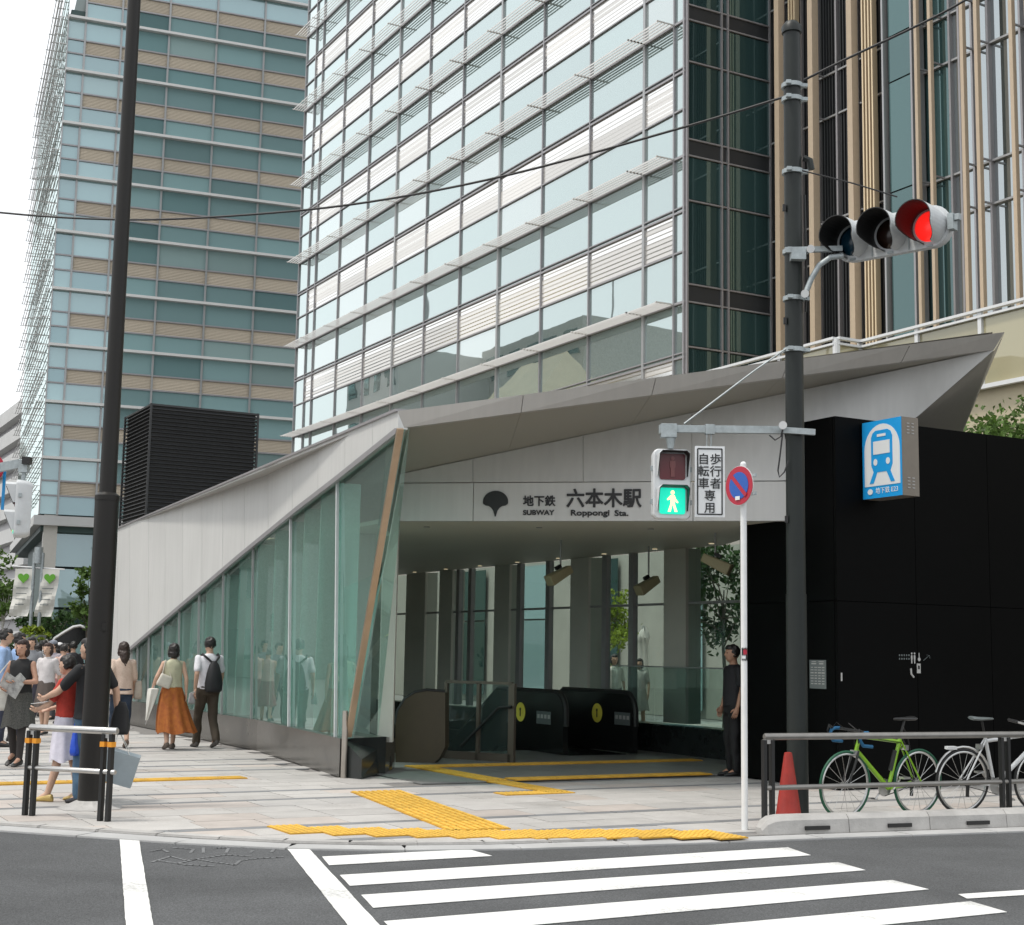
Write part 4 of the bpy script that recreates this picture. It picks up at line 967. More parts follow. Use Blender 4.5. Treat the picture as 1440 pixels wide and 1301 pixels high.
for k, (z0, z1) in enumerate(zip(led[:-2], led[1:])):
    for j in range(10):
        pos = TW + TU * (2 + 4 * j) + Z * (z0 + z1) / 2
        put(tw, 'window_pane', ('tside', round(z1 - z0, 2)), lambda: pane_mesh(3.9, z1 - z0 - .15, 'window_pane', 'office_glass'), pos, rzs, .003)
        put(tw, 'sunshade', ('tsh',), tshade, TW + TU * (2 + 4 * j) - TV * .1 + Z * z1, rzs)
        put(tw, 'sunshade', ('tsh',), tshade, TW + TU * (2 + 4 * j) - TV * .1 + Z * (z0 + z1) / 2, rzs)
for i in range(8):                                      # ground storeys
    mb = MB(); mb.box(TW + TV * (1 + 4.2 * i) + TU * .6 + Z * 6.2, (1.1, 1.1, 12.4), TV, TU); mb.build('pillar', 'podium' if i % 2 else 'column', tw)
    for za, zb in ((.2, 4.6), (4.8, 8.0), (8.2, 11.6)):
        mb = MB(); p = TW + TV * (1.6 + 4.2 * i) + TU * 1.2; mb.prism([p + Z * za, p + TV * 3.0 + Z * za, p + TV * 3.0 + Z * zb, p + Z * zb], TU * .1); mb.build('ground_pane', 'tower_glass' if za > 1 else 'dark_glass', tw)
mb = MB(); q = [TW - TU * .4 - TV * .4, TW + TV * 31 - TU * .4, TW + TV * 31 + TU * 40, TW - TV * .4 + TU * 40]; mb.hexa([p + Z * 11.5 for p in q] + [p + Z * 12.3 for p in q]); mb.build('base_band', 'concrete', tw)
mb = MB(); q = [TW + TU * 2 + TV * 1, TW + TV * 30 + TU * 2, TW + TV * 30 + TU * 30, TW + TV * 1 + TU * 30]; mb.hexa(q + [p + Z * 11.5 for p in q]); mb.build('ground_core', 'core', tw)
# pale balcony building beyond
fw = D(42, 640, 185); fw.z = 0
pb = thing('balcony_building', 'pale grey building with stacked balconies at the far left', 'building', fw)
q = [fw, fw + V * 14, fw + V * 14 + U * 60, fw + U * 60]; q2 = [fw - V * 0 + U * 2, fw + V * 13 + U * 2, fw + V * 13 + U * 58, fw + U * 58]
mb = MB(); mb.hexa([p + V * 1.2 for p in q2] + [p + V * 1.2 + Z * 34 for p in q2]); mb.build('core', 'mullion', pb)
for i in range(10):
    mb = MB(); z = 1.5 + 3.45 * i; mb.hexa([p + Z * z for p in q] + [p + Z * (z + 1.9) for p in q]); mb.build('balcony_band', 'concrete', pb)
# ------------------------------------------------------------------ black louvred ventilation box
LC = D(213, 567, 36); LZ = LC.z; LC.z = 0
lv = thing('vent_box', 'black louvred ventilation box rising behind the white station wall', 'ventilation box', LC)
Lw, Ld = 2.8, 2.6
mb = MB(); q = [LC + V * .06 + U * .06, LC + V * (Lw - .06) + U * .06, LC + V * (Lw - .06) + U * (Ld - .06), LC + V * .06 + U * (Ld - .06)]; mb.hexa(q + [p + Z * (LZ - .02) for p in q]); mb.build('core', 'black', lv)
zz = 3.6
while zz < LZ - .05:
    mb = MB(); q = [LC, LC + V * Lw, LC + V * Lw + U * Ld, LC + U * Ld]; o_ = [(p - (LC + V * Lw / 2 + U * Ld / 2)) * .012 for p in q]
    mb.hexa([p + Z * zz + e for p, e in zip(q, o_)] + [p + Z * (zz + .05) - e * 2.5 for p, e in zip(q, o_)]); mb.build('slat', 'fin_dark', lv); zz += .098
mb = MB(); mb.hexa([p + Z * (LZ - .05) for p in q] + [p + Z * LZ for p in q]); mb.build('cap', 'fin_dark', lv)
for p in q:
    mb = MB(); mb.box(p + Z * LZ / 2, (.05, .05, LZ), U, V); mb.build('corner_post', 'fin_dark', lv)
# ------------------------------------------------------------------ buildings across the side street, seen in the reflections
def street_building(label, p, w, d, h, wallm, floors, bays, gable=False):
    r = thing('street_building', label, 'building', p)
    mb = MB(); q = [p, p + V * w, p + V * w + U * d, p + U * d]; mb.hexa(q + [a_ + Z * h for a_ in q])
    if gable:
        mb.v += [a_ + Z * h for a_ in q] + [p + V * w / 2 + Z * (h + 5) + U * d * .2, p + V * w / 2 + U * d * .8 + Z * (h + 5)]; b_ = len(mb.v) - 6
        for f in ((0, 1, 4), (2, 3, 5), (1, 2, 5, 4), (3, 0, 4, 5)): mb.face([b_ + i for i in f])
    mb.build('wall', wallm, r)
    fh = h / floors
    for i in range(floors):
        for k in range(bays):
            mb = MB(); c = p + V * (w + .03) + U * d * (k + .5) / bays + Z * (fh * i + fh * .55); mb.box(c, (d / bays * .6, .06, fh * .5), U, V); mb.build('window', 'dark_glass', r)
    mb = MB(); mb.tube([p + V * w * .6 + U * d * .4 + Z * h, p + V * w * .6 + U * d * .4 + Z * (h + 5)], .08, 6); mb.build('antenna', 'mullion', r)
    return r
REF = CB + U * 12                                        # mirror the bearing of the photo's reflections in the long face
def mirrored(px, dist):
    hit = on_wall(px, 500, CB, U); d = Vector((hit.x, hit.y, 0)).normalized(); n_ = -V
    rd = d - n_ * 2 * d.dot(n_); p = Vector((hit.x, hit.y, 0)) + rd * dist; return p
street_building('grey slab building across the side street, mirrored in the office glass', mirrored(730, 52), 10, 9, 23.5, 'concrete', 6, 4)
street_building('pale flat building across the side street, mirrored in the lower panes', mirrored(590, 50), 9, 9, 17, 'whitegrey', 5, 4)
street_building('beige building with a sloping roof, mirrored beside the dark corner', mirrored(905, 44), 9, 10, 16, 'podium', 4, 4, True)
street_building('long grey row across the side street, mirrored in the green station glass', Vector((-44, 34, 0)), 12, 44, 17, 'column', 5, 12)
street_building('brown grey block down the side street, mirrored in the station glass near the beam', Vector((-47, 66, 0)), 14, 14, 24, 'bark_pale', 7, 5)
street_building('low grey building across the side street, mirrored at the left', mirrored(480, 60), 10, 12, 14, 'concrete', 4, 4)
street_building('long low building across the side street, mirrored along the bottom panes', mirrored(780, 45) - V * 2, 8, 14, 11, 'column', 3, 6)
# ------------------------------------------------------------------ lamp post
X_, Y_ = Vector((1, 0, 0)), Vector((0, 1, 0))
lp_p = Vector((-4.035, 14.42, 0))
lp = thing('lamp_post', 'tall dark brown lamp post in front of the crowd', 'lamp post', lp_p)
mb = MB(); mb.tube([lp_p, lp_p + Z * 3.03], [.128, .116], 24); mb.build('lower_pole', 'pole_brown', lp, True)
mb = MB(); mb.tube([lp_p + Z * 3.0, lp_p + Z * 3.05, lp_p + Z * 3.08], [.122, .122, .086], 24); mb.build('collar', 'pole_brown', lp, True)
mb = MB(); mb.tube([lp_p + Z * 3.06, lp_p + Z * 9.5], [.084, .062], 20); mb.build('upper_pole', 'pole_brown', lp, True)
mb = MB(); mb.tube([lp_p + Z * 9.4, lp_p + Vector((0, -.2, 9.9)), lp_p + Vector((0, -1.4, 10.1))], .04, 10); mb.build('arm', 'pole_brown', lp, True)
mb = MB(); mb.ball(lp_p + Vector((0, -1.6, 10.08)), .3, 14, 8, .6, 1.3, .3); mb.build('lamp_head', 'pole_brown', lp, True)
mb = MB(); n = 26; rg = []
for rr, zz in ((.30, .003), (.22, .022), (.16, .05), (.137, .075)):
    rg.append([lp_p + Vector((math.cos(2 * math.pi * j / n) * (rr + (.03 if j % 2 else -.012) * (rr > .14)), math.sin(2 * math.pi * j / n) * (rr + (.03 if j % 2 else -.012) * (rr > .14)), zz)) for j in range(n)])
mb.rings(rg); mb.build('mortar_skirt', 'kerb', lp, True)
mb = MB(); mb.box(lp_p + Vector((.07, -.11, 1.75)), (.05, .02, .08)); mb.build('service_tag', 'pole_brown', lp)
# ------------------------------------------------------------------ signal pole with its fittings
sp_p = Vector((2.885, 14.65, 0)); SR = .097
spo = thing('signal_pole', 'tall dark green signal pole in front of the black block', 'signal pole', sp_p)
mb = MB(); mb.tube([sp_p, sp_p + Z * 2.2], [SR + .008, SR + .006], 24); mb.build('lower_pole', 'pole_dark', spo, True)
mb = MB(); mb.tube([sp_p + Z * 2.2, sp_p + Z * 8.15], [SR, SR - .01], 24); mb.build('upper_pole', 'pole_dark', spo, True)
mb = MB(); mb.tube([sp_p + Z * 8.13, sp_p + Z * 8.2, sp_p + Z * 8.25], [SR + .008, SR + .008, SR - .03], 24); mb.build('cap', 'pole_dark', spo, True)
def band(z, r=.015, h=.045):
    mb = MB(); mb.tube([sp_p + Z * z, sp_p + Z * (z + h)], [SR + r] * 2, 24); mb.box(sp_p + Vector((-.06, -SR - .02, z + h / 2)), (.05, .05, h * .8)); mb.box(sp_p + Vector((SR + .03, -.02, z + h / 2)), (.06, .05, h * .8)); mb.build('clamp_band', 'galv', spo)
for z in (7.52, 7.37, 6.58, 5.72, 5.22, 4.68): band(z)
mb = MB()
for z in (6.2, 5.0, 2.95): mb.box(sp_p + Vector((-SR - .005, -.05, z)), (.03, .03, .07))
mb.tube([sp_p + Vector((SR + .02, -.03, 6.35)), sp_p + Vector((SR + .03, -.04, 5.4)), sp_p + Vector((SR + .02, -.03, 5.1))], .012, 6); mb.build('fittings', 'black', spo)
mb = MB(); mb.tube([sp_p + Vector((SR + .02, -.02, 6.75)), sp_p + Vector((SR + .075, -.04, 6.72)), sp_p + Vector((SR + .09, -.04, 6.62))], .035, 8); mb.build('conduit_elbow', 'pole_dark', spo, True)
mb = MB(); mb.bar(D(930, 603, 14.60), D(1102, 605, 14.62), .055, .075); mb.bar(D(1100, 605, 14.52), D(1146, 608, 14.52), .05, .06); mb.build('signal_arm', 'galv', spo)
mb = MB(); c = D(940, 606, 14.6); mb.box(c, (.16, .11, .14)); mb.box(D(929, 604, 14.6), (.03, .09, .09)); mb.tube([D(943, 616, 14.6), D(943, 631, 14.6)], [.05, .03], 10); mb.build('arm_bracket', 'galv', spo)
mb = MB(); mb.tube([D(962, 596, 14.6), D(1060, 522, 14.62), D(1106, 490, 14.6)], .010, 6); mb.build('stay_wire', 'galv', spo, True)
mb = MB(); mb.box(D(998, 604, 14.6), (.09, .075, .1)); 
for x in (994, 1000): mb.tube([D(x, 610, 14.58), D(x, 630, 14.58)], .006, 6)
mb.build('sign_hanger', 'galv', spo)
for x, y in ((1101, 598), (1140, 350), (1132, 413)):
    mb = MB(); mb.tube([D(x, y, 14.5), D(x, y, 14.44)], .042, 12); mb.build('insulator', 'white', spo, True)
mb = MB(); mb.tube([D(1082, 612, 14.56), D(1090, 619, 14.55), D(1098, 614, 14.55), D(1101, 602, 14.5)], .008, 6); mb.tube([D(1101, 605, 14.5), D(1097, 640, 14.52), D(1094, 662, 14.54), D(1096, 671, 14.54), D(1103, 664, 14.54), D(1109, 648, 14.56)], .008, 6); mb.build('loose_cable', 'cable', spo, True)
mb = MB(); mb.bar(D(1104, 352, 14.5), D(1184, 350, 14.5), .05, .055); mb.box(D(1122, 358, 14.52), (.15, .1, .12)); mb.build('upper_arm', 'galv', spo)
mb = MB(); mb.tube([D(1133, 412, 14.52), D(1141, 392, 14.52), D(1152, 373, 14.5), D(1168, 362, 14.48), D(1186, 360, 14.46)], .03, 10); mb.build('curved_brace', 'galv', spo, True)
mb = MB(); mb.tube([D(1128, 240, 14.55), D(1200, 258, 14.45), D(1262, 277, 14.4)], .008, 6); mb.build('support_wire', 'cable', spo, True)
# ------------------------------------------------------------------ horizontal vehicle signal
ts_f = Vector((-.66, -.75, 0)).normalized(); ts_x = Vector((.75, -.66, 0)).normalized()
ts_c = D(1252, 329, 14.25)
ts = thing('traffic_light', 'white horizontal traffic light showing red on the signal pole', 'traffic light', ts_c)
mb = MB(); rg = []; Lh, hr = .60, .215
for f0, s in ((-.15, .72), (-.12, .93), (-.03, 1.0), (.0, .985)):
    out = []
    for cx, a0 in ((Lh - .0 - .16, -90), (-Lh + .16, 90)):
        for i in range(13): a = R(a0 + 15 * i); out.append(ts_c + ts_x * (cx + (.2 * math.cos(a)) * s) + Z * hr * math.sin(a) * s + ts_f * f0)
    rg.append(out)
mb.rings(rg); mb.build('housing', 'whitegrey', ts, True)
LENS = [(-.42, 'lens_green_off'), (0, 'lens_amber_off'), (.42, 'red_lit')]
for dx, lm in LENS:
    c = ts_c + ts_x * dx
    mb = MB(); rg = []
    for rr, ff in ((.155, .0), (.14, .02), (.09, .045), (.03, .055)): rg.append(circle(c + ts_f * ff, rr, ts_x, Z, 24))
    mb.rings(rg); mb.build('lens', lm, ts, True)
    mb = MB(); n = 28; outer_, inner_ = [], []
    for i in range(n + 1):                              # hood: a long tube cut away at the bottom
        a = R(-72 + (324) * i / n); L = .12 + .25 * min(1, max(0, (math.sin(a) + .95) / .6))
        e = (ts_x * math.cos(a) + Z * math.sin(a))
        outer_.append((c + e * .192 - ts_f * .005, c + e * .188 + ts_f * L)); inner_.append((c + e * .178 - ts_f * .003, c + e * .179 + ts_f * L))
    for i in range(n):
        mb.cur = 0; mb.quad(outer_[i][0], outer_[i + 1][0], outer_[i + 1][1], outer_[i][1])
        mb.cur = 1; mb.quad(inner_[i][0], inner_[i][1], inner_[i + 1][1], inner_[i + 1][0]); mb.quad(outer_[i][1], outer_[i + 1][1], inner_[i + 1][1], inner_[i][1])
    o = mb.build('hood', ['whitegrey', 'black'], ts)
    mb = MB(); mb.box(c - Z * .195 + ts_f * .0, (.06, .03, .02), ts_x, ts_f); mb.build('latch', 'galv', ts)
mb = MB(); e = ts_c + ts_x * .66; mb.box(e, (.06, .1, .16), ts_x, ts_f); mb.box(e + ts_x * .05 + Z * .04, (.06, .06, .06), ts_x, ts_f); mb.build('end_bracket', 'galv', ts)
for dx in (-.2, .2):
    mb = MB(); mb.box(ts_c + ts_x * dx - Z * .1 + ts_f * .002, (.012, .01, .2), ts_x, ts_f); mb.build('seam', 'galv', ts)
# ------------------------------------------------------------------ pedestrian signals
def ped_signal(label, c, rz, lit=True):
    r = thing('pedestrian_signal', label, 'pedestrian signal', c, rz)      # local: faces -y
    w, h, d = .385, .715, .17
    def rr(w, h, k, y, zc=0): return [Vector((sx * (w / 2 - k) + k * math.cos(R(a0 + 15 * i)), y, zc + sz * (h / 2 - k) + k * math.sin(R(a0 + 15 * i)))) for sx, sz, a0 in ((1, 1, 0), (-1, 1, 90), (-1, -1, 180), (1, -1, 270)) for i in range(7)]
    mb = MB(); mb.rings([rr(w * .86, h * .9, .06, d), rr(w * .97, h * .98, .06, d * .7), rr(w, h, .055, .02), rr(w, h, .055, -.01), rr(w * .95, h * .97, .05, -.025)]); mb.build('housing', 'whitegrey', r, True, True)
    for zc, lm, fm in ((.175, 'lens_red_off', 'lens_red_fig'), (-.175, 'green_lit', 'fig_lit')):
        mb = MB(); mb.rings([rr(.265, .265, .025, -.02, zc), rr(.265, .265, .025, -.036, zc)]); lo = mb.build('lens', lm, r, False, True)
        f = MB(); y = -.042
        def P(pts): f.prism([Vector((x, y, zc + z)) for x, z in pts], (0, -.004, 0))
        f.prism([Vector((.0 + .02 * math.cos(R(30 * i)), y, zc + .085 + .022 * math.sin(R(30 * i)))) for i in range(12)], (0, -.004, 0))
        if zc > 0: P([(-.028, .06), (.028, .06), (.03, -.0), (.02, -.02), (.02, -.105), (-.02, -.105), (-.02, -.02), (-.03, 0)])
        else:
            P([(-.022, .058), (.02, .058), (.034, .02), (.06, -.012), (.05, -.022), (.024, .0), (.022, -.035), (-.02, -.035), (-.02, .01), (-.05, .015), (-.055, .002), (-.03, -.005)][:8]); P([(-.022, .056), (-.02, .02), (-.05, .005), (-.058, .018)])
            P([(-.022, -.03), (.0, -.03), (-.02, -.11), (-.05, -.11)]); P([(.0, -.03), (.022, -.03), (.05, -.11), (.022, -.11)])
        f.build('figure', fm, r, False, True)
        mb = MB(); L = .13                              # hood of sheet metal: top and sides
        a, b_ = .152, .150
        prof = [(-a, -.10), (-a, b_ - .03), (-a + .03, b_), (a - .03, b_), (a, b_ - .03), (a, -.10)]
        for (x0, z0), (x1, z1) in zip(prof, prof[1:]):
            l0, l1 = L * (1 if z0 > 0 else .25), L * (1 if z1 > 0 else .25)
            mb.cur = 0; mb.quad((x0 * 1.03, -.02, zc + z0 * 1.03), (x1 * 1.03, -.02, zc + z1 * 1.03), (x1 * 1.03, -.02 - l1, zc + z1 * 1.03), (x0 * 1.03, -.02 - l0, zc + z0 * 1.03))
            mb.cur = 1; mb.quad((x0 * .985, -.02, zc + z0 * .985), (x0 * .985, -.02 - l0, zc + z0 * .985), (x1 * .985, -.02 - l1, zc + z1 * .985), (x1 * .985, -.02, zc + z1 * .985)); mb.quad((x0 * 1.03, -.02 - l0, zc + z0 * 1.03), (x1 * 1.03, -.02 - l1, zc + z1 * 1.03), (x1 * .985, -.02 - l1, zc + z1 * .985), (x0 * .985, -.02 - l0, zc + z0 * .985))
        mb.build('hood', ['whitegrey', 'black'], r, False, True)
    mb = MB()
    for s in (-1, 1):
        for z in (.16, -.18): mb.box((s * (w / 2 + .008), .03, z), (.025, .04, .05))
    mb.build('latch', 'galv', r, False, True)
    return r
ped_signal('pedestrian signal with lit green walking figure beside the vertical sign', D(944.5, 681, 14.62), R(7))
pl_c = D(24, 716, 18.3)
ped_signal('pedestrian signal seen from its side at the left edge', pl_c, R(-72))
lpole = thing('bracket_arm', 'grey bracket arm holding the signal at the left edge', 'signal arm', pl_c + Z * .45)
mb = MB(); mb.bar(D(-160, 690, 18.3), D(28, 652, 18.3), .07, .11); mb.box(D(34, 656, 18.3), (.11, .11, .16)); mb.tube([D(34, 664, 18.3), D(32, 680, 18.3)], .03, 8); mb.build('arm', 'galv', lpole)
pp = D(-165, 690, 18.3); mb = MB(); mb.tube([(pp.x, pp.y, 0), (pp.x, pp.y, 6)], .09, 16); mb.build('pole', 'pole_dark', lpole, True)
mb = MB(); mb.box(D(38, 648, 18.25), (.10, .1, .09)); mb.build('arm_cap', 'black', lpole)
es_ = thing('edge_sign', 'sliver of a red rimmed road sign and blue plate at the left edge', 'sign', D(-14, 660, 18.6))
mb = MB(); mb.prism(circle(D(-16, 658, 18.6), .2, X_, Z, 24), Y_ * .01); mb.build('rim', 'sign_red', es_)
mb = MB(); mb.prism(circle(D(-16, 658, 18.595), .15, X_, Z, 24), Y_ * .004); mb.build('face', 'sign_white', es_)
mb = MB(); p = D(5, 690, 18.7); mb.box(p, (.035, .02, .5)); mb.build('blue_edge', 'subway_blue', es_)
mb = MB(); q = D(-16, 658, 18.64); mb.tube([(q.x, q.y, 0), (q.x, q.y, q.z + .2)], .03, 10); mb.build('post', 'white', es_, True)
# ------------------------------------------------------------------ vertical plate sign and no-parking sign
vs = thing('vertical_sign', 'white vertical sign with black Japanese characters hanging from the signal arm', 'sign', D(998, 727, 14.58))
a_, b_ = D(977, 727, 14.58), D(1019, 628, 14.58); c = (a_ + b_) / 2; w, h = b_.x - a_.x, b_.z - a_.z
mb = MB(); mb.box(c, (w, .012, h)); mb.build('plate', 'sign_white', vs)
mb = MB(); y = Vector((0, -.008, 0)); iw, ih = w / 2 - .028, h / 2 - .028
for p, q in (((-iw, -ih), (iw, -ih)), ((-iw, ih), (iw, ih)), ((-iw, -ih), (-iw, ih)), ((iw, -ih), (iw, ih))):
    mb.bar(c + y + X_ * p[0] + Z * p[1], c + y + X_ * q[0] + Z * q[1], .004 if p[1] == q[1] else .013, .013 if p[1] == q[1] else .004, Z if p[1] == q[1] else Y_)
mb.build('border', 'ink', vs)
for s_, x0, z0 in (('自', -.062, .225), ('転', -.062, .105), ('車', -.062, -.015), ('歩', .058, .225), ('行', .058, .105), ('者', .058, -.015), ('専', .0, -.135), ('用', .0, -.255)):
    lettering(s_, .118, 'ink', X_, Z, c + Vector((x0 * w / .30, -.0085, (z0 - .045) * h / .70)), vs, 'character', .002, .0012, 'CENTER')
np_p = Vector((2.18, 13.55, 0)); ns = thing('no_parking_sign', 'round red and blue no parking sign on a slim white post', 'sign', np_p)
mb = MB(); mb.tube([np_p, np_p + Z * 3.36], .03, 14); mb.ball(np_p + Z * 3.36, .03, 12, 6); mb.build('post', 'white', ns, True)
dn = Vector((-.83, -.56, 0)).normalized(); dx_ = Vector((.56, -.83, 0)).normalized(); dc = D(1039.5, 683, 13.5)
def disc(r_, off, m_, nm, n=36):
    mb = MB(); mb.prism(circle(dc + dn * off, r_, dx_, Z, n), dn * .003); mb.build(nm, m_, ns)
disc(.187, -.006, 'sign_white', 'rim'); disc(.182, .0, 'sign_red', 'red_ring'); disc(.128, .0045, 'sign_blue', 'blue_field')
mb = MB(); q = (dx_ * .7071 - Z * .7071); pr = (dx_ * .7071 + Z * .7071) * .019; c = dc + dn * .009; mb.prism([c - q * .14 - pr, c + q * .14 - pr, c + q * .14 + pr, c - q * .14 + pr], dn * .002); mb.build('slash', 'sign_red', ns)
mb = MB(); mb.box(dc - Z * .118 - dx_ * .01 + dn * .012, (.06, .004, .035), dx_, dn); mb.build('sticker', 'sign_white', ns)
mb = MB()
for z in (.085, -.085): mb.box(dc + Z * z + dx_ * .1 - dn * .02, (.2, .025, .03), dx_, dn)
mb.build('clamp', 'galv', ns)
for nm_, m_, z0_, z1_, a0_, a1_, rr_ in (('torn_sticker', 'ink', 1.53, 1.645, 215, 330, .0312), ('sticker_print', 'sign_red', 1.585, 1.63, 250, 320, .0318), ('sticker_print', 'sign_white', 1.545, 1.575, 228, 290, .0318)):
    mb = MB(); n = 8
    for i in range(n):
        a, b_ = R(lerp(a0_, a1_, i / n)), R(lerp(a0_, a1_, (i + 1) / n)); j_ = .012 * math.sin(i * 2.3)
        mb.quad(*[np_p + Vector((rr_ * math.cos(t), rr_ * math.sin(t), z)) for t, z in ((a, z0_ + j_), (b_, z0_ - j_), (b_, z1_ + j_), (a, z1_ - j_))])
    mb.build(nm_, m_, ns)
# ------------------------------------------------------------------ guard rails, cone, bollard, cables
def rail(label, ends, posts, zt, zm, band_, rm='steel'):
    r = thing('guard_rail', label, 'guard rail', posts[0])
    e0, e1 = ends; d = (e1 - e0).normalized()
    mb = MB(); mb.tube([e0 + Z * zt, e0 + d * .01 + Z * zt, e1 - d * .01 + Z * zt, e1 + Z * zt], [.024, .032, .032, .024], 14); mb.build('top_rail', rm, r, True)
    mb = MB(); mb.tube([e0 + Z * zm, e0 + d * .01 + Z * zm, e1 - d * .01 + Z * zm, e1 + Z * zm], [.018, .024, .024, .018], 12); mb.build('mid_rail', rm, r, True)
    for p in posts:
        for s in (-.042, .042):
            q = p + d * s; mb = MB(); mb.box(q + Z * (zt - .03) / 2, (.034, .05, zt - .03), d, Vector((-d.y, d.x, 0))); po = mb.build('post', 'black', r)
            if band_: mb = MB(); mb.box(q + Z * (zt - .12), (.05, .062, .045), d, Vector((-d.y, d.x, 0))); mb.build('reflector_band', 'orange', po)
        mb = MB(); mb.box(p + Z * (zt - .045), (.1, .03, .04), d, Vector((-d.y, d.x, 0))); mb.build('saddle', 'steel', r)
g0, g1 = G(40, 1147), G(146, 1155); d = (g1 - g0).normalized()
rail('short steel guard rail with orange bands beside the lamp post', (g0 - d * .04, g1 + d * .1), (g0, g1), .80, .435, True)
r0, r1 = G(1078, 1166), G(1412, 1038, .8); r1.z = 0; d = (r1 - r0).normalized()
rail('long steel guard rail behind the bicycles at the right', (r0 - d * .02, r1 + d * 2.6), (r0 + d * .02, r1, r1 + d * 2.4), .835, .37, False, 'rail_dark')
cn_p = G(1109, 1156) + Vector((0, .0, 0)); cn = thing('traffic_cone', 'faded red traffic cone at the foot of the signal pole', 'traffic cone', cn_p)
mb = MB(); mb.rings([circle(cn_p + Z * z, r_, X_, Y_, 22) for z, r_ in ((.03, .135), (.05, .125), (.35, .082), (.62, .043), (.655, .036), (.66, .012))]); mb.build('cone_body', 'cone', cn, True)
mb = MB(); mb.rings([[cn_p + Vector((math.copysign(abs(math.cos(a)) ** .5, math.cos(a)) * .185 * k, math.copysign(abs(math.sin(a)) ** .5, math.sin(a)) * .185 * k, z)) for a in [2 * math.pi * i / 24 for i in range(24)]] for z, k in ((.0, 1), (.02, 1), (.035, .9))]); mb.build('base', 'cone', cn, True)
bo_p = G(483, 1094); bo = MB(); bo.rings([circle(Vector((0, 0, z)), r_, X_, Y_, 18) for z, r_ in ((0, .037), (.80, .037), (.815, .034), (.82, .02))])
o = link('bollard', bo.mesh('bollard', 'bollard', True)); o.location = bo_p; tag(o, 'slim steel bollard at the glass corner of the station', 'bollard')
def cable(label, pts, r_):
    mb = MB(); sm = []
    for i in range(len(pts) - 1):                       # Catmull-Rom through the survey points
        p0, p1, p2, p3 = pts[max(i - 1, 0)], pts[i], pts[i + 1], pts[min(i + 2, len(pts) - 1)]
        for k in range(6):
            t = k / 6; sm.append(.5 * ((2 * p1) + (p2 - p0) * t + (2 * p0 - 5 * p1 + 4 * p2 - p3) * t * t + (3 * p1 - p0 - 3 * p2 + p3) * t ** 3))
    sm.append(pts[-1]); mb.tube(sm, r_, 6); return tag(mb.build('overhead_cable', 'cable', None, True), label, 'cable')
cable('sagging black cable crossing the glass office block to the left', [D(x, y, Y) for x, y, Y in ((1104, 136, 14.65), (965, 178, 15.0), (720, 245, 15.6), (520, 284, 16.2), (350, 302, 16.8), (180, 309, 17.4), (0, 299, 18), (-220, 270, 19))], .0135)
cable('black cable rising from the signal pole to the upper right', [D(x, y, Y) for x, y, Y in ((1130, 113, 14.6), (1190, 83, 14.4), (1290, 36, 14.2), (1365, -4, 14.0), (1560, -120, 13.6))], .013)
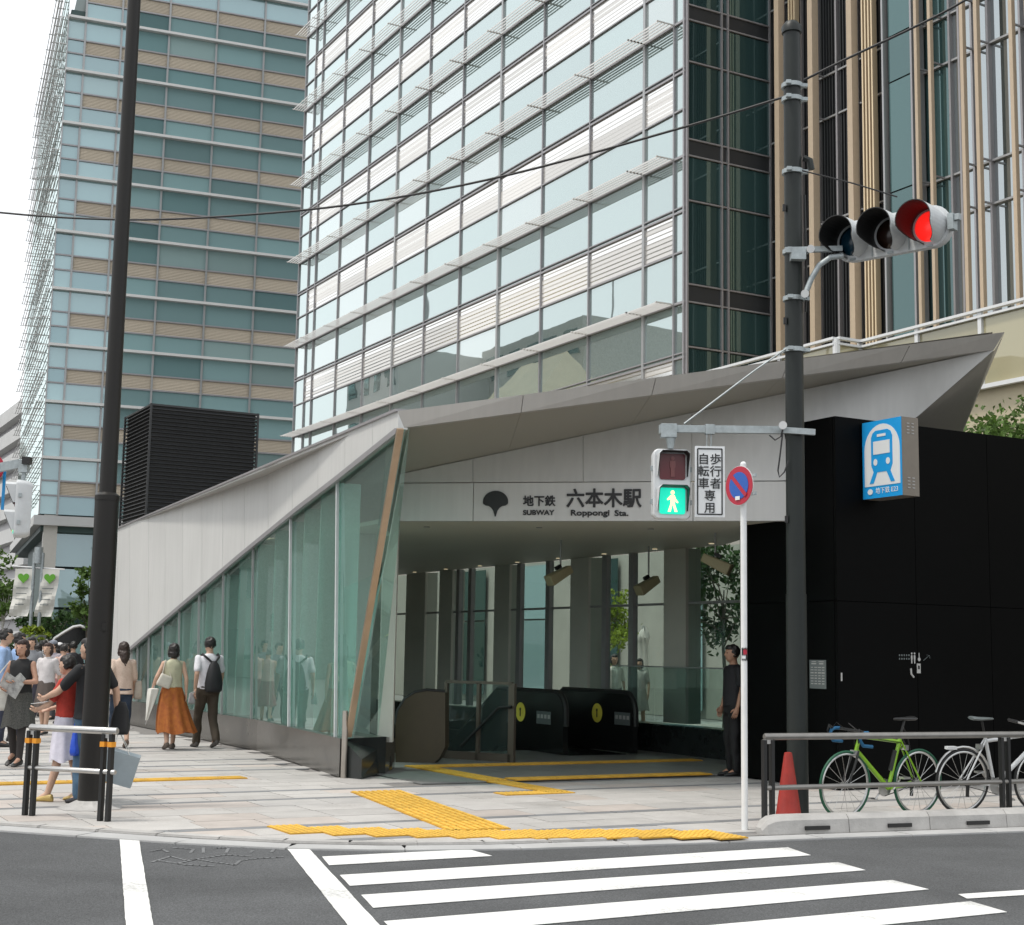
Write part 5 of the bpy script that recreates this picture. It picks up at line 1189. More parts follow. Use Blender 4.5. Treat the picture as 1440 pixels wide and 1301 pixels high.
# ------------------------------------------------------------------ bicycles
M['bike_green'] = mat('bike_green', (.22, .45, .01), .3, coat=.5); M['bike_white'] = mat('bike_white', (.62, .63, .63), .3, coat=.5); M['tape_blue'] = mat('bar_tape_blue', (.01, .12, .26), .6)
M['rubber'] = mat('rubber', (.02, .02, .02), .7); M['rubber_green'] = mat('tyre_green', (.01, .09, .045), .6); M['alloy'] = mat('alloy', (.55, .55, .54), .28, metal=.9); M['black_part'] = mat('black_part', (.015, .015, .015), .35)
def bicycle(label, rear, front, frame_m, tyre_m, drop, lean, rack=False):
    dv = front - rear; dv.z = 0; rz = math.atan2(dv.y, dv.x)
    b = thing('bicycle', label, 'bicycle', rear, rz); b.rotation_euler = (lean, 0, rz)
    wb, wr = 1.0, .325; RC, FC = Vector((0, 0, wr)), Vector((wb, 0, wr)); BB = Vector((.41, 0, .275)); ST = Vector((.27, 0, .78)); HT, HB = Vector((.83, 0, .80)), Vector((.865, 0, .66))
    for c in (RC, FC):
        wh = MB(); n = 40; wh.tube([c + Vector((math.cos(2 * math.pi * i / n), 0, math.sin(2 * math.pi * i / n))) * wr for i in range(n + 1)], .014, 8, False); w_ = wh.build('wheel', tyre_m, b, True, True)
        m2 = MB(); m2.tube([c + Vector((math.cos(2 * math.pi * i / n), 0, math.sin(2 * math.pi * i / n))) * (wr - .022) for i in range(n + 1)], .012, 6, False); m2.build('rim', 'alloy', w_, True, True)
        m3 = MB()
        for i in range(18): a = 2 * math.pi * i / 18; m3.tube([c + Vector((0, .02 * (-1) ** i, 0)), c + Vector((math.cos(a), 0, math.sin(a))) * (wr - .03)], .0022, 4)
        m3.build('spokes', 'alloy', w_, False, True)
        m4 = MB(); m4.tube([c - Y_ * .05, c + Y_ * .05], .02, 10); m4.build('hub', 'alloy', w_, True, True)
    f = MB(); f.tube([BB, ST], .02, 10); f.tube([BB, HB], .025, 10); f.tube([ST + Vector((.01, 0, -.04)), HT], .019, 10); f.tube([HB - Vector((-.01, 0, .02)), HT + Vector((-.01, 0, .03))], .02, 10)
    for s in (-1, 1): f.tube([BB + Y_ * .03 * s, RC + Y_ * .055 * s], .011, 8); f.tube([ST + Vector((0, .015 * s, -.03)), RC + Y_ * .055 * s], .009, 8)
    f.build('frame', frame_m, b, True, True)
    f = MB()
    for s in (-1, 1): f.tube([HB + Y_ * .03 * s, HB + Vector((.03, .04 * s, -.08)), FC + Vector((-.0, .05 * s, 0))], [.014, .013, .009], 8)
    f.build('fork', 'black_part' if drop else frame_m, b, True, True)
    sp_ = MB(); sp_.tube([ST, ST + Vector((-.05, 0, .17))], .013, 8); sp_.build('seat_post', 'black_part', b, True, True)
    sd = MB(); sc_ = ST + Vector((-.05, 0, .19)); rg = []
    for x, hw, hh in ((-.14, .05, .02), (-.12, .07, .035), (-.04, .055, .032), (.06, .025, .026), (.14, .016, .018), (.15, .006, .008)): rg.append([sc_ + Vector((x, hw * math.cos(a), hh * .6 * math.sin(a) + .006 * (x < -.1))) for a in [2 * math.pi * i / 12 for i in range(12)]])
    sd.rings(rg); sd.build('saddle', 'black_part' if drop else 'plate', b, True, True)
    st_ = MB(); hs_ = HT + Vector((-.01, 0, .03)); st_e = hs_ + Vector((.09, 0, .03)) if drop else hs_ + Vector((.05, 0, .07)); st_.tube([hs_, hs_ + Z * .02, st_e], .015, 8); st_.build('stem', 'black_part', b, True, True)
    hb = MB()
    if drop:
        hb.tube([st_e - Y_ * .2, st_e + Y_ * .2], .013, 8); hb.build('handlebar', 'black_part', b, True, True)
        for s in (-1, 1):
            t = MB(); p = st_e + Y_ * .2 * s; t.tube([p, p + Vector((.05, .01 * s, .0)), p + Vector((.10, .012 * s, -.02)), p + Vector((.115, .012 * s, -.07)), p + Vector((.07, .012 * s, -.125)), p + Vector((-.05, .012 * s, -.135))], .017, 8); t.build('bar_drop', 'tape_blue', b, True, True)
            t = MB(); t.tube([p + Vector((.09, .012 * s, .0)), p + Vector((.13, .012 * s, .03)), p + Vector((.15, .012 * s, -.02)), p + Vector((.13, .012 * s, -.1))], [.016, .014, .008, .006], 8); t.build('brake_lever', 'black_part', b, True, True)
    else:
        hb.tube([st_e + Vector((-.05, -.29, .02)), st_e + Vector((0, -.1, 0)), st_e + Vector((0, .1, 0)), st_e + Vector((-.05, .29, .02))], .013, 8); hb.build('handlebar', 'alloy', b, True, True)
        for s in (-1, 1): t = MB(); t.tube([st_e + Vector((-.03, .18 * s, .012)), st_e + Vector((-.05, .3 * s, .02))], .018, 8); t.build('grip', 'black_part', b, True, True)
    ck = MB(); ck.tube([BB - Y_ * .045, BB - Y_ * .05], .09, 24); ck.build('chainring', 'alloy', b, True, True)
    ck = MB(); ck.tube([BB - Y_ * .07, BB + Vector((.10, -.075, -.12))], .009, 6); ck.tube([BB + Y_ * .07, BB + Vector((-.10, .075, .12))], .009, 6); ck.box(BB + Vector((.10, -.12, -.125)), (.09, .07, .02)); ck.box(BB + Vector((-.10, .12, .12)), (.09, .07, .02)); ck.build('crank', 'alloy', b, False, True)
    ck = MB(); ck.bar(BB + Vector((0, -.047, .085)), RC + Vector((0, -.047, .04)), .006, .008); ck.bar(BB + Vector((0, -.047, -.085)), RC + Vector((.0, -.047, -.04)), .006, .008); ck.tube([RC - Y_ * .04, RC - Y_ * .055], .04, 14); ck.box(RC + Vector((.02, -.06, -.09)), (.03, .02, .12)); ck.build('chain', 'black_part', b, False, True)
    cb = MB(); cb.tube([st_e + Vector((.1 if drop else -.03, -.2, .0)), st_e + Vector((.14, -.1, .07)), HT + Vector((.05, -.02, .0)), HB + Vector((0, -.03, .05))], .0035, 5); cb.tube([st_e + Vector((.1 if drop else -.03, .2, .0)), st_e + Vector((.13, .06, .08)), HT + Vector((0, .025, .02)), HT.lerp(ST, .5) + Vector((0, .02, -.025)), ST + Vector((.0, .02, -.05))], .0035, 5); cb.build('brake_cable', 'black_part', b, True, True)
    for bc in (HB + Vector((.03, 0, -.02)), ST + Vector((-.07, 0, -.10))): cb = MB(); cb.box(bc, (.04, .07, .05)); cb.build('brake_caliper', 'alloy', b, False, True)
    if drop: cb = MB(); cb.tube([BB.lerp(ST, .35) + Vector((.03, 0, 0)), BB.lerp(ST, .75) + Vector((.03, 0, 0))], .022, 8); cb.build('pump', 'black_part', b, True, True); cb = MB(); cb.tube([ST + Vector((-.06, -.03, .12)), ST + Vector((-.16, -.05, .0)), ST + Vector((-.2, -.03, -.2)), ST + Vector((-.12, -.02, -.1)), ST + Vector((-.02, -.03, .05))], .007, 6); cb.build('lock_cable', 'black_part', b, True, True)
    if rack:
        t = MB(); n = 12; t.tube([RC + Vector((math.cos(R(20 + 12 * i)), 0, math.sin(R(20 + 12 * i)))) * (wr + .03) for i in range(13)], .012, 6); t.build('mudguard', 'alloy', b, True, True)
        t = MB(); t.box(RC + Vector((-.16, 0, wr + .02)), (.12, .05, .03)); t.build('rear_reflector', 'white', b, False, True)
    return b
bicycle('lime green road bicycle with blue bar tape leaning on the long rail', G(1289, 1145), G(1182, 1151), 'bike_green', 'rubber_green', True, R(-4))
wr_, wf_ = G(1352, 1143), G(1352, 1143) + Vector((.93, .36, 0))
bicycle('white bicycle parked behind the green one at the right edge', wr_, wf_, 'bike_white', 'rubber', False, R(5), True)
# ------------------------------------------------------------------ people
def remeshed(mb, voxel, name, material, smooth=4, wob=0.0, wsc=18):
    me = mb.mesh(name, material); o = bpy.data.objects.new('tmp', me); COL.objects.link(o)
    m = o.modifiers.new('r', 'REMESH'); m.mode = 'VOXEL'; m.voxel_size = voxel
    s = o.modifiers.new('s', 'SMOOTH'); s.factor = .5; s.iterations = smooth
    dg = bpy.context.evaluated_depsgraph_get(); out = bpy.data.meshes.new_from_object(o.evaluated_get(dg)); bpy.data.objects.remove(o)
    if wob:
        for v in out.vertices: v.co += Vector((noise.noise(v.co * wsc), noise.noise(v.co * wsc + Vector((7, 3, 1))), noise.noise(v.co * wsc * .6 + Vector((1, 9, 4))))) * wob
    out.materials.clear(); out.materials.append(M[material] if isinstance(material, str) else material); out.shade_smooth(); out.name = name; return out
def cap(mb, p, q, r0, r1, n=12): mb.tube([p, q], [r0, r1], n); mb.ball(p, r0, n, 7); mb.ball(q, r1, n, 7)
def torso(mb, rows, n=20):
    mb.rings([[Vector((cx + rx * math.cos(a), cy + ry * math.sin(a), z)) for a in [2 * math.pi * i / n for i in range(n)]] for z, rx, ry, cx, cy in rows])
def hand(mb, wrist, d, side, curl=.5):
    d = d.normalized(); x = Vector((0, 1, 0)) - d * d.y; x = x.normalized() if x.length > .2 else Vector((1, 0, 0)); nrm = d.cross(x).normalized() * side
    mb.rings([[wrist + d * t + x * w * math.cos(a) + nrm * h * math.sin(a) for a in [2 * math.pi * i / 10 for i in range(10)]] for t, w, h in ((-.01, .026, .021), (.03, .036, .017), (.075, .04, .014), (.09, .036, .011))])
    for i, (o_, L) in enumerate(((.03, .068), (.011, .078), (-.009, .072), (-.028, .056))):
        b0 = wrist + d * .082 + x * o_; m_ = (d + nrm * curl * .5).normalized(); e_ = (d + nrm * curl * 1.6).normalized()
        b1 = b0 + m_ * L * .52; mb.tube([b0, b1, b1 + e_ * L * .48], [.0095, .009, .0065], 6)
    t0 = wrist + d * .03 + x * .032; t1 = t0 + (d + x * .8 + nrm * .4).normalized() * .04; mb.tube([t0, t1, t1 + (d + x * .1 + nrm * .6).normalized() * .032], [.012, .0105, .008], 6)
V3 = lambda *a: Vector(a)
MATS = {}
def cm(col, rough=.8, var=.12, scale=14, key=None, **k):
    kk = (tuple(col), rough, key)
    if kk not in MATS: MATS[kk] = mat('cloth' if not key else key, col, rough, var=var, scale=scale, **k)
    return MATS[kk]
SKIN = (.52, .33, .235); HAIR = (.012, .010, .009)
def person(label, loc, rz, h, sex='f', pose='stand', top=None, bottom=None, hair='short', hair_col=HAIR, shoes=(.02, .02, .02), joints=None, skin=SKIN, sleeve='short', hem=.95, top_flare=0., heel=0., group=None, legwear=None, top_mat=None, bot_mat=None, hat=None):
    s = h / 1.7; r = thing('person', label, 'person', loc, rz, group); r.scale = (s, s, s)
    sw = .178 if sex == 'm' else .155; hw = .088
    J = dict(kl=V3(-hw, .02, .49), kr=V3(hw, .02, .49), al=V3(-hw - .01, -.01, .085), ar=V3(hw + .01, -.01, .085), el=V3(-sw - .065, -.03, 1.13), er=V3(sw + .065, -.03, 1.13), wl=V3(-sw - .075, .05, .89), wr=V3(sw + .075, .05, .89), hl=V3(0, 0, 0), turn=0.0, fl=0.0, fr=0.0)
    if pose == 'walk': J.update(kl=V3(-hw, .15, .51), al=V3(-hw, .20, .10), kr=V3(hw, .0, .49), ar=V3(hw, -.20, .15), el=V3(-sw - .05, -.10, 1.14), wl=V3(-sw - .06, -.08, .90), er=V3(sw + .05, .03, 1.13), wr=V3(sw + .06, .15, .91))
    if pose == 'walk2': J.update(kl=V3(-hw, .02, .49), al=V3(-hw, -.16, .13), kr=V3(hw, .12, .50), ar=V3(hw, .15, .09), el=V3(-sw - .05, .02, 1.13), wl=V3(-sw - .06, .12, .90), er=V3(sw + .05, -.09, 1.14), wr=V3(sw + .06, -.07, .90))
    if joints: J.update(joints)
    if bottom and bottom[0] != 'trousers' and bottom[2] > .35:             # a narrow skirt shortens the stride
        for k_ in ('kl', 'kr', 'al', 'ar'): J[k_].y *= .45 if pose != 'stand' else .8
    skm = cm(skin, .55, .06, 10, 'skin'); b = MB(); k = 1.0 if sex == 'm' else .9
    torso(b, [(.84, .14, .10, 0, 0), (.93, .165 * (1.02 if sex == 'f' else 1), .115, 0, -.01), (1.07, .135 * k, .095, 0, 0), (1.22, .152 * k, .108, 0, .005), (1.34, sw * .95, .095, 0, -.005), (1.405, sw * .8, .075, 0, -.012), (1.45, .062, .058, 0, -.015)])
    cap(b, V3(0, -.018, 1.42), V3(0, 0, 1.53), .056 * k, .052 * k)
    hd = Matrix.Rotation(J['turn'], 3, 'Z'); hc = V3(0, .012, 1.588) + J['hl']
    def hp(x, y, z): return hc + hd @ V3(x, y, z)
    b.ball(hp(0, 0, .01), .1, 16, 10, .78, .95, 1.05, hd); b.ball(hp(0, .028, -.058), .062, 12, 8, .95, 1.0, .85, hd); b.ball(hp(0, .098, -.012), .018, 8, 6, .7, .8, 1.3, hd)
    for e in (-1, 1): b.ball(hp(.077 * e, -.005, -.01), .024, 8, 6, .45, .8, 1.2, hd)
    for sd, hx in (('l', -hw), ('r', hw)):
        kn, an = J['k' + sd], J['a' + sd]
        cap(b, V3(hx, 0, .90), kn, .085 * (k + .03), .055); cap(b, kn, kn.lerp(an, .35) + V3(0, -.015, 0), .052, .052); cap(b, kn.lerp(an, .35) + V3(0, -.015, 0), an, .052, .036)
        cap(b, an, an + V3(0, .10, -.05), .036, .03)
        sh = V3(-sw if sd == 'l' else sw, -.01, 1.375); e_, w_ = J['e' + sd], J['w' + sd]
        b.ball(sh, .056 * k, 12, 8); cap(b, sh, e_, .05 * k, .038 * k); cap(b, e_, e_.lerp(w_, .3), .039 * k, .039 * k); cap(b, e_.lerp(w_, .3), w_, .039 * k, .026 * k)
    body = remeshed(b, .0135, 'body', skm, 3)
    hm = MB()
    for sd, si in (('l', 1), ('r', -1)): hand(hm, J['w' + sd], J['w' + sd] - J['e' + sd], si)
    bm = bmesh.new(); bm.from_mesh(body); bm.from_mesh(hm.mesh('h', skm)); bm.to_mesh(body); bm.free(); body.shade_smooth()
    link('body', body, r)
    f = MB()
    for e in (-1, 1): f.ball(hp(.031 * e, .083, .012), .0105, 8, 6, 1.2, .6, .7, hd)
    f.box(hp(0, .091, -.062), (.036, .008, .006), hd @ X_, hd @ Y_); f.build('eyes_and_mouth', cm((.05, .02, .018), .5, 0, 1, 'features'), r, True, True)
    # hair
    if hair:
        q = MB(); q.ball(hp(0, -.022, .03), .1, 16, 10, .86, .92, 1.03, hd); q.ball(hp(0, .03, .075), .07, 14, 8, .95, .85, .6, hd)
        for e in (-1, 1): q.ball(hp(.055 * e, -.02, .01), .05, 10, 7, .75, 1.1, 1.2, hd)
        if hair in ('bob', 'long'):
            q.ball(hp(0, -.05, -.05), .085, 14, 8, .95, .75, 1.0, hd)
            for e in (-1, 1): q.ball(hp(.07 * e, -.012, -.04), .042, 10, 7, .7, 1.1, 1.6, hd)
        if hair == 'long':
            q.tube([hp(0, -.06, -.05), hp(.01, -.085, -.17), hp(.025, -.095, -.28)], [.078, .07, .03], 12); q.tube([hp(.06, -.04, -.05), hp(.07, -.06, -.2)], [.04, .02], 8)
        link('hair', remeshed(q, .0095, 'hair', cm(hair_col, .5, .3, 60, 'hair'), 1, .012, 30), r)
    if hat:
        q = MB(); q.ball(hp(0, -.01, .075), .105, 16, 8, .9, 1.0, .62, hd); q.ball(hp(0, .07, .055), .085, 14, 6, .95, 1.0, .12, hd); link('cap', remeshed(q, .012, 'cap', cm(hat, .8, .1, 10, 'hat'), 2), r)
    # garments
    g = .016
    if top:
        q = MB(); w2 = .165 * k + g + top_flare
        rows = [(hem, w2 * 1.0, .118 + g + top_flare * .8, 0, -.005)]
        for z, rx, ry in ((.93, .165 + g, .118 + g), (1.07, .14 * k + g + .012 + top_flare * .5, .1 + g + .01), (1.22, .154 * k + g, .112 + g)):
            if z > hem + .03: rows.append((z, rx, ry, 0, 0))
        rows += [(1.34, sw * .97 + g, .098 + g, 0, -.005), (1.40, sw * .83 + g * .8, .082 + g, 0, -.012), (1.432, sw * .5, .068 + g, 0, -.015), (1.452, .078, .07, 0, -.016)]
        torso(q, rows)
        for sd in 'lr':
            sh = V3(-sw if sd == 'l' else sw, -.01, 1.375); e_, w_ = J['e' + sd], J['w' + sd]
            if sleeve == 'short': cap(q, sh, sh.lerp(e_, .70), .06 * k, .058 * k)
            elif sleeve == 'elbow': cap(q, sh, e_, .066 * k, .058 * k)
            elif sleeve == 'long': cap(q, sh, e_, .066 * k, .056 * k); cap(q, e_, e_.lerp(w_, .92), .054 * k, .042 * k)
            else: q.ball(sh + V3(.025 if sd == 'l' else -.025, 0, .01), .05, 10, 7)
        link('top', remeshed(q, .0135, 'top', top_mat or cm(top), 3, .011, 8), r)
    if bottom:
        kind, col, bh = bottom; bmat = bot_mat or cm(col)
        if kind == 'trousers':
            q = MB(); torso(q, [(.80, .15, .115, 0, 0), (.93, .175, .13, 0, -.01), (1.03, .155 * k + .015, .112, 0, 0)])
            for sd, hx in (('l', -hw), ('r', hw)):
                kn, an = J['k' + sd], J['a' + sd]
                cap(q, V3(hx, 0, .89), kn, .1, .073)
                t = max(0., min(1., (kn.z - bh) / max(.01, kn.z - an.z))); cap(q, kn, kn.lerp(an, t), .072, .066)
            link('trousers', remeshed(q, .0145, 'trousers', bmat, 2, .014, 8), r)
        else:
            q = MB(); n = 48; rg = []; flare, swx, swy = kind[1], kind[2], kind[3]; ph = random.random() * 6
            for i in range(12):
                t = i / 11; z = lerp(1.04, bh, t); rad = lerp(.15 * k, .17 + flare, t ** .8) + .012; amp = .0 + (.035 if flare > .1 else .012) * t
                rg.append([V3(swx * t * t + (rad + amp * math.sin(9 * a + ph + t) * (.6 + .4 * math.sin(2 * a + ph))) * math.cos(a), swy * t * t + (rad * .8 + amp * math.sin(9 * a + ph + t)) * math.sin(a), z + .02 * t * math.sin(5 * a + ph)) for a in [2 * math.pi * j / n for j in range(n)]])
            q.rings(rg, False); q.f.append(tuple(range(n))); q.mi.append(0); link('skirt', q.mesh('skirt', bmat, 'all'), r)
    if legwear:
        q = MB()
        for sd, hx in (('l', -hw), ('r', hw)):
            kn, an = J['k' + sd], J['a' + sd]; cap(q, V3(hx, 0, .8), kn, .09, .062); cap(q, kn, an, .06, .045)
        link('tights', remeshed(q, .0145, 'tights', cm(legwear), 3), r)
    for sd, ang in (('l', J['fl']), ('r', J['fr'])):
        an = J['a' + sd]; q = MB(); rg = []; fr = Matrix.Rotation(ang, 3, 'Z'); lift = an.z - .085
        for y, w, top_z in ((-.075, .02, .05), (-.06, .034, .085), (-.01, .04, .095), (.06, .045, .07), (.12, .047, .05), (.165, .038, .036), (.185, .012, .02)):
            sl_ = lift * (1 - (y + .075) / .26)
            rg.append([V3(an.x, an.y, 0) + fr @ V3(w * math.cos(a), y, 0) + Z * (max(0.0, sl_) + (top_z * .5 + top_z * .5 * math.sin(a)) * (1 if math.sin(a) > -.6 else .9)) for a in [2 * math.pi * j / 12 for j in range(12)]])
        q.rings(rg); q.build('shoe', cm(shoes, .45, .1, 8, 'shoe'), r, True, True)
    return r
def held(name, label, cat, owner):
    o = thing(name, label, cat, owner.location.copy(), owner.rotation_euler.z); o.scale = owner.scale; return o
def soft_bag(owner, name, label, c, w, d, h, col, strap_to=None, slump=0.0, mat_=None, rough=.7, taper=.85, tilt=0.0, turn=0.0):
    o = held(name, label, 'bag', owner); q = MB(); n = 24; rg = []; rt = Matrix.Rotation(turn, 3, 'Z') @ Matrix.Rotation(tilt, 3, 'Y')
    for i in range(8):
        t = i / 7; z = -h / 2 + h * t; k_ = lerp(1, taper, t) * (1 if 0 < i < 7 else .9); dd = d * lerp(1, .45, t ** 1.5) * (1 if i else .8)
        rg.append([c + rt @ V3(math.copysign(abs(math.cos(a)) ** .55, math.cos(a)) * w / 2 * k_, math.copysign(abs(math.sin(a)) ** .55, math.sin(a)) * dd / 2, z - slump * (math.cos(a) ** 2) * t * .0) for a in [2 * math.pi * j / n for j in range(n)]])
    q.rings(rg); m_ = mat_ or cm(col, rough, .1, 9, 'bag_cloth'); me = q.mesh('bag_body', m_, 'all')
    for v in me.vertices: v.co += Vector((noise.noise(v.co * 9), noise.noise(v.co * 9 + Vector((5, 1, 2))), 0)) * .012
    link('bag_body', me, o)
    if strap_to is not None:
        for e in (-.32, .32):
            q = MB(); p0 = c + rt @ V3(w * e, 0, h / 2 - .01); mid = p0.lerp(strap_to, .6) + V3(0, 0, .01); q.tube([p0, mid, strap_to], .008, 6); q.build('strap', m_, o, True, True)
    return o
RZ = -AZ
m1 = person('man in white T-shirt and brown trousers walking away by the glass wall', G(289, 1052), RZ + .05, 1.73, 'm', 'walk', (.72, .72, .76), ('trousers', (.055, .042, .028), .09), 'short', shoes=(.06, .055, .05), hem=.90)
bp = held('backpack', 'black backpack worn by the man in the white T-shirt', 'backpack', m1)
q = MB(); rg = []
for z, w, d_ in ((.86, .11, .05), (.89, .135, .085), (1.0, .14, .10), (1.15, .115, .085), (1.28, .075, .06), (1.34, .03, .03)): rg.append([V3(.02 + w * math.copysign(abs(math.cos(a)) ** .7, math.cos(a)), -.17 + d_ * math.sin(a) - .3 * max(0, d_ - .06), z) for a in [2 * math.pi * i / 20 for i in range(20)]])
q.rings(rg); q.build('pack_body', cm((.012, .013, .015), .7, .2, 12, 'pack'), bp, True, True)
for e in (-1, 1): q = MB(); q.tube([V3(.02 + .02 * e, -.15, 1.31), V3(.115 * e, -.125, 1.41), V3(.125 * e, -.03, 1.445), V3(.12 * e, .09, 1.38), V3(.13 * e, .125, 1.2), V3(.12 * e, .02, 1.0)], .017, 8); q.build('strap', cm((.012, .013, .015), .7, .2, 12, 'pack'), bp, True, True)
soft_bag(m1, 'small_bag', 'small white patterned bag in the left hand of the backpack man', V3(-.27, -.03, .76), .10, .06, .16, (.45, .45, .47), V3(-.245, -.10, .86))
M['orange_skirt'] = mat('orange_skirt', (.40, .135, .022), .8, var=.35, scale=16, col2=(.26, .06, .012))
w1 = person('woman in sage sleeveless top and long orange skirt walking away', G(238, 1054), RZ - .02, 1.62, 'f', 'walk2', (.45, .44, .31), (('skirt', .13, .09, -.06), (.4, .13, .02), .27), 'bob', shoes=(.08, .06, .045), sleeve='none', hem=.99, bot_mat=M['orange_skirt'], joints=dict(el=V3(-.27, -.04, 1.16), wl=V3(-.30, .06, .99)))
soft_bag(w1, 'shoulder_bag', 'cream shoulder bag of the woman in the orange skirt', V3(-.16, -.12, 1.1), .24, .1, .2, (.55, .52, .45), V3(-.14, -.05, 1.44), tilt=.35)
um = held('folded_umbrella', 'furled white umbrella hanging beside the orange skirt', 'umbrella', w1)
q = MB(); ub = V3(-.36, .02, .60); q.rings([[ub + V3((r_ + .012 * math.sin(5 * a)) * math.cos(a) + .07 * t, (r_ + .012 * math.sin(5 * a)) * math.sin(a), .38 * t) for a in [2 * math.pi * i / 20 for i in range(20)]] for t, r_ in ((-.35, .008), (0, .03), (.4, .06), (.75, .08), (.97, .085), (1, .05))]); q.build('canopy', 'canvas', um, True, True)
q = MB(); q.tube([ub + V3(.07, 0, .38), ub + V3(.075, 0, .44)], .01, 8); q.tube([ub + V3(-.025, 0, -.13), ub + V3(-.035, 0, -.2)], .006, 6); q.build('shaft', 'alloy', um, True, True)
M['floral'] = mat('floral_blouse', (.50, .37, .29), .85, var=.4, scale=55, col2=(.62, .50, .42))
w2 = person('woman in pink floral blouse and cropped jeans walking away', G(167, 1052), RZ - .1, 1.63, 'f', 'walk', (.5, .4, .3), ('trousers', (.018, .032, .058), .33), 'long', (.03, .016, .011), (.09, .06, .04), sleeve='elbow', hem=.86, top_flare=.03, top_mat=M['floral'])
soft_bag(w2, 'hand_bag', 'pale straw bag hanging from the arm of the floral blouse woman', V3(.27, .05, .93), .13, .1, .3, (.42, .38, .32), V3(.24, .12, 1.06))
# couple beside the lamp post
M['red_top'] = mat('red_top', (.46, .045, .03), .8, var=.2, scale=14)
w3 = person('woman in red top, white skirt and golden flat shoes behind the short rail', G(78, 1130) + V3(0, .24, 0), R(75), 1.47, 'f', 'stand', (.46, .05, .03), (('skirt', .05, -.0, -.03), (.62, .60, .68), .47), 'short', shoes=(.50, .36, .12), sleeve='short', hem=.96, top_mat=M['red_top'], joints=dict(kl=V3(-.1, .05, .49), al=V3(-.13, .16, .085), kr=V3(.1, -.04, .49), ar=V3(.12, -.14, .085), el=V3(-.2, .12, 1.12), wl=V3(-.12, .32, 1.06), er=V3(.2, .1, 1.12), wr=V3(.1, .31, 1.05), hl=V3(0, .03, -.02)))
m2 = person('man in black T-shirt and jeans half hidden behind the lamp post', V3(-4.215, 14.86, 0), R(60), 1.64, 'm', 'stand', (.014, .015, .017), ('trousers', (.06, .12, .19), .1), 'short', shoes=(.02, .02, .025), hem=.86, top_flare=.02, joints=dict(el=V3(-.30, .17, 1.14), wl=V3(-.24, .42, 1.07), er=V3(.30, -.06, 1.15), wr=V3(.34, -.05, .9), hl=V3(0, .05, -.01), turn=.25))
pl = held('leaflet', 'white leaflet held out by the man in the black T-shirt', 'leaflet', m2); q = MB(); q.box(V3(-.17, .47, 1.02), (.19, .26, .004), X_, V3(0, .95, -.12), V3(0, .12, .95)); q.build('sheet', 'sign_white', pl, False, True)
soft_bag(m2, 'black_bag', 'black shoulder bag hanging right of the lamp post', V3(.36, -.08, .86), .12, .22, .34, (.015, .015, .016), V3(.33, -.04, 1.06), turn=.6)
pb_ = held('shopping_bag', 'pale grey paper shopping bag right of the lamp post', 'bag', m2)
q = MB(); c0 = V3(.30, -.13, .36); rt = Matrix.Rotation(.35, 3, 'X') @ Matrix.Rotation(-.9, 3, 'Z'); q.hexa([c0 + rt @ V3(a, b_, z) for z in (-.17, .17) for a, b_ in ((-.20, -.055), (.20, -.055), (.20, .055), (-.20, .055))]); q.build('bag_body', cm((.36, .42, .45), .6, .08, 6, 'paper'), pb_, False, True)
for e in (-.05, .05): q = MB(); q.tube([c0 + rt @ V3(-.09, e, .165), c0.lerp(V3(.36, -.05, .9), .6) + V3(0, 0, .02), V3(.345, -.03, .88), c0.lerp(V3(.36, -.05, .9), .6) + V3(.03, 0, .02), c0 + rt @ V3(.09, e, .165)], .004, 6); q.build('handle', 'canvas', pb_, True, True)
soft_bag(m2, 'blue_bag', 'bright blue plastic bag behind the lamp post', V3(-.16, .02, .62), .09, .10, .26, (.01, .07, .52), V3(-.15, .05, .86), rough=.35)
# woman in black with tote
M['black_speckle'] = mat('black_speckled_skirt', (.022, .022, .021), .8, var=.6, scale=70, col2=(.10, .10, .09))
w4 = person('woman in black sleeveless dress and tights facing the camera with papers', G(22, 1077), R(172), 1.62, 'f', 'walk', (.013, .013, .014), (('skirt', .05, 0, 0), (.03, .03, .03), .52), 'bob', (.03, .015, .012), (.02, .018, .016), sleeve='none', hem=.98, skin=(.46, .26, .18), bot_mat=M['black_speckle'], legwear=(.03, .025, .024), joints=dict(el=V3(-.24, .03, 1.14), wl=V3(-.06, .24, 1.13), er=V3(.25, .02, 1.13), wr=V3(.12, .25, 1.05)))
soft_bag(w4, 'tote_bag', 'large white tote bag carried by the woman in black', V3(.27, .08, .92), .33, .13, .36, (.62, .61, .56), V3(.17, 0, 1.42), turn=.5, taper=.9)
nw = held('newspaper', 'folded printed papers in the hands of the woman in black', 'newspaper', w4)
M['newsprint'] = mat('newsprint', (.50, .50, .48), .8, var=.5, scale=12, col2=(.16, .16, .16))
q = MB(); q.box(V3(-.02, .31, 1.09), (.30, .012, .24), V3(.85, 0, .52), Y_, V3(-.52, .1, .85)); q.box(V3(-.10, .29, 1.15), (.12, .03, .2), V3(.7, 0, .7), Y_, V3(-.7, 0, .7)); q.build('pages', M['newsprint'], nw, False, True)
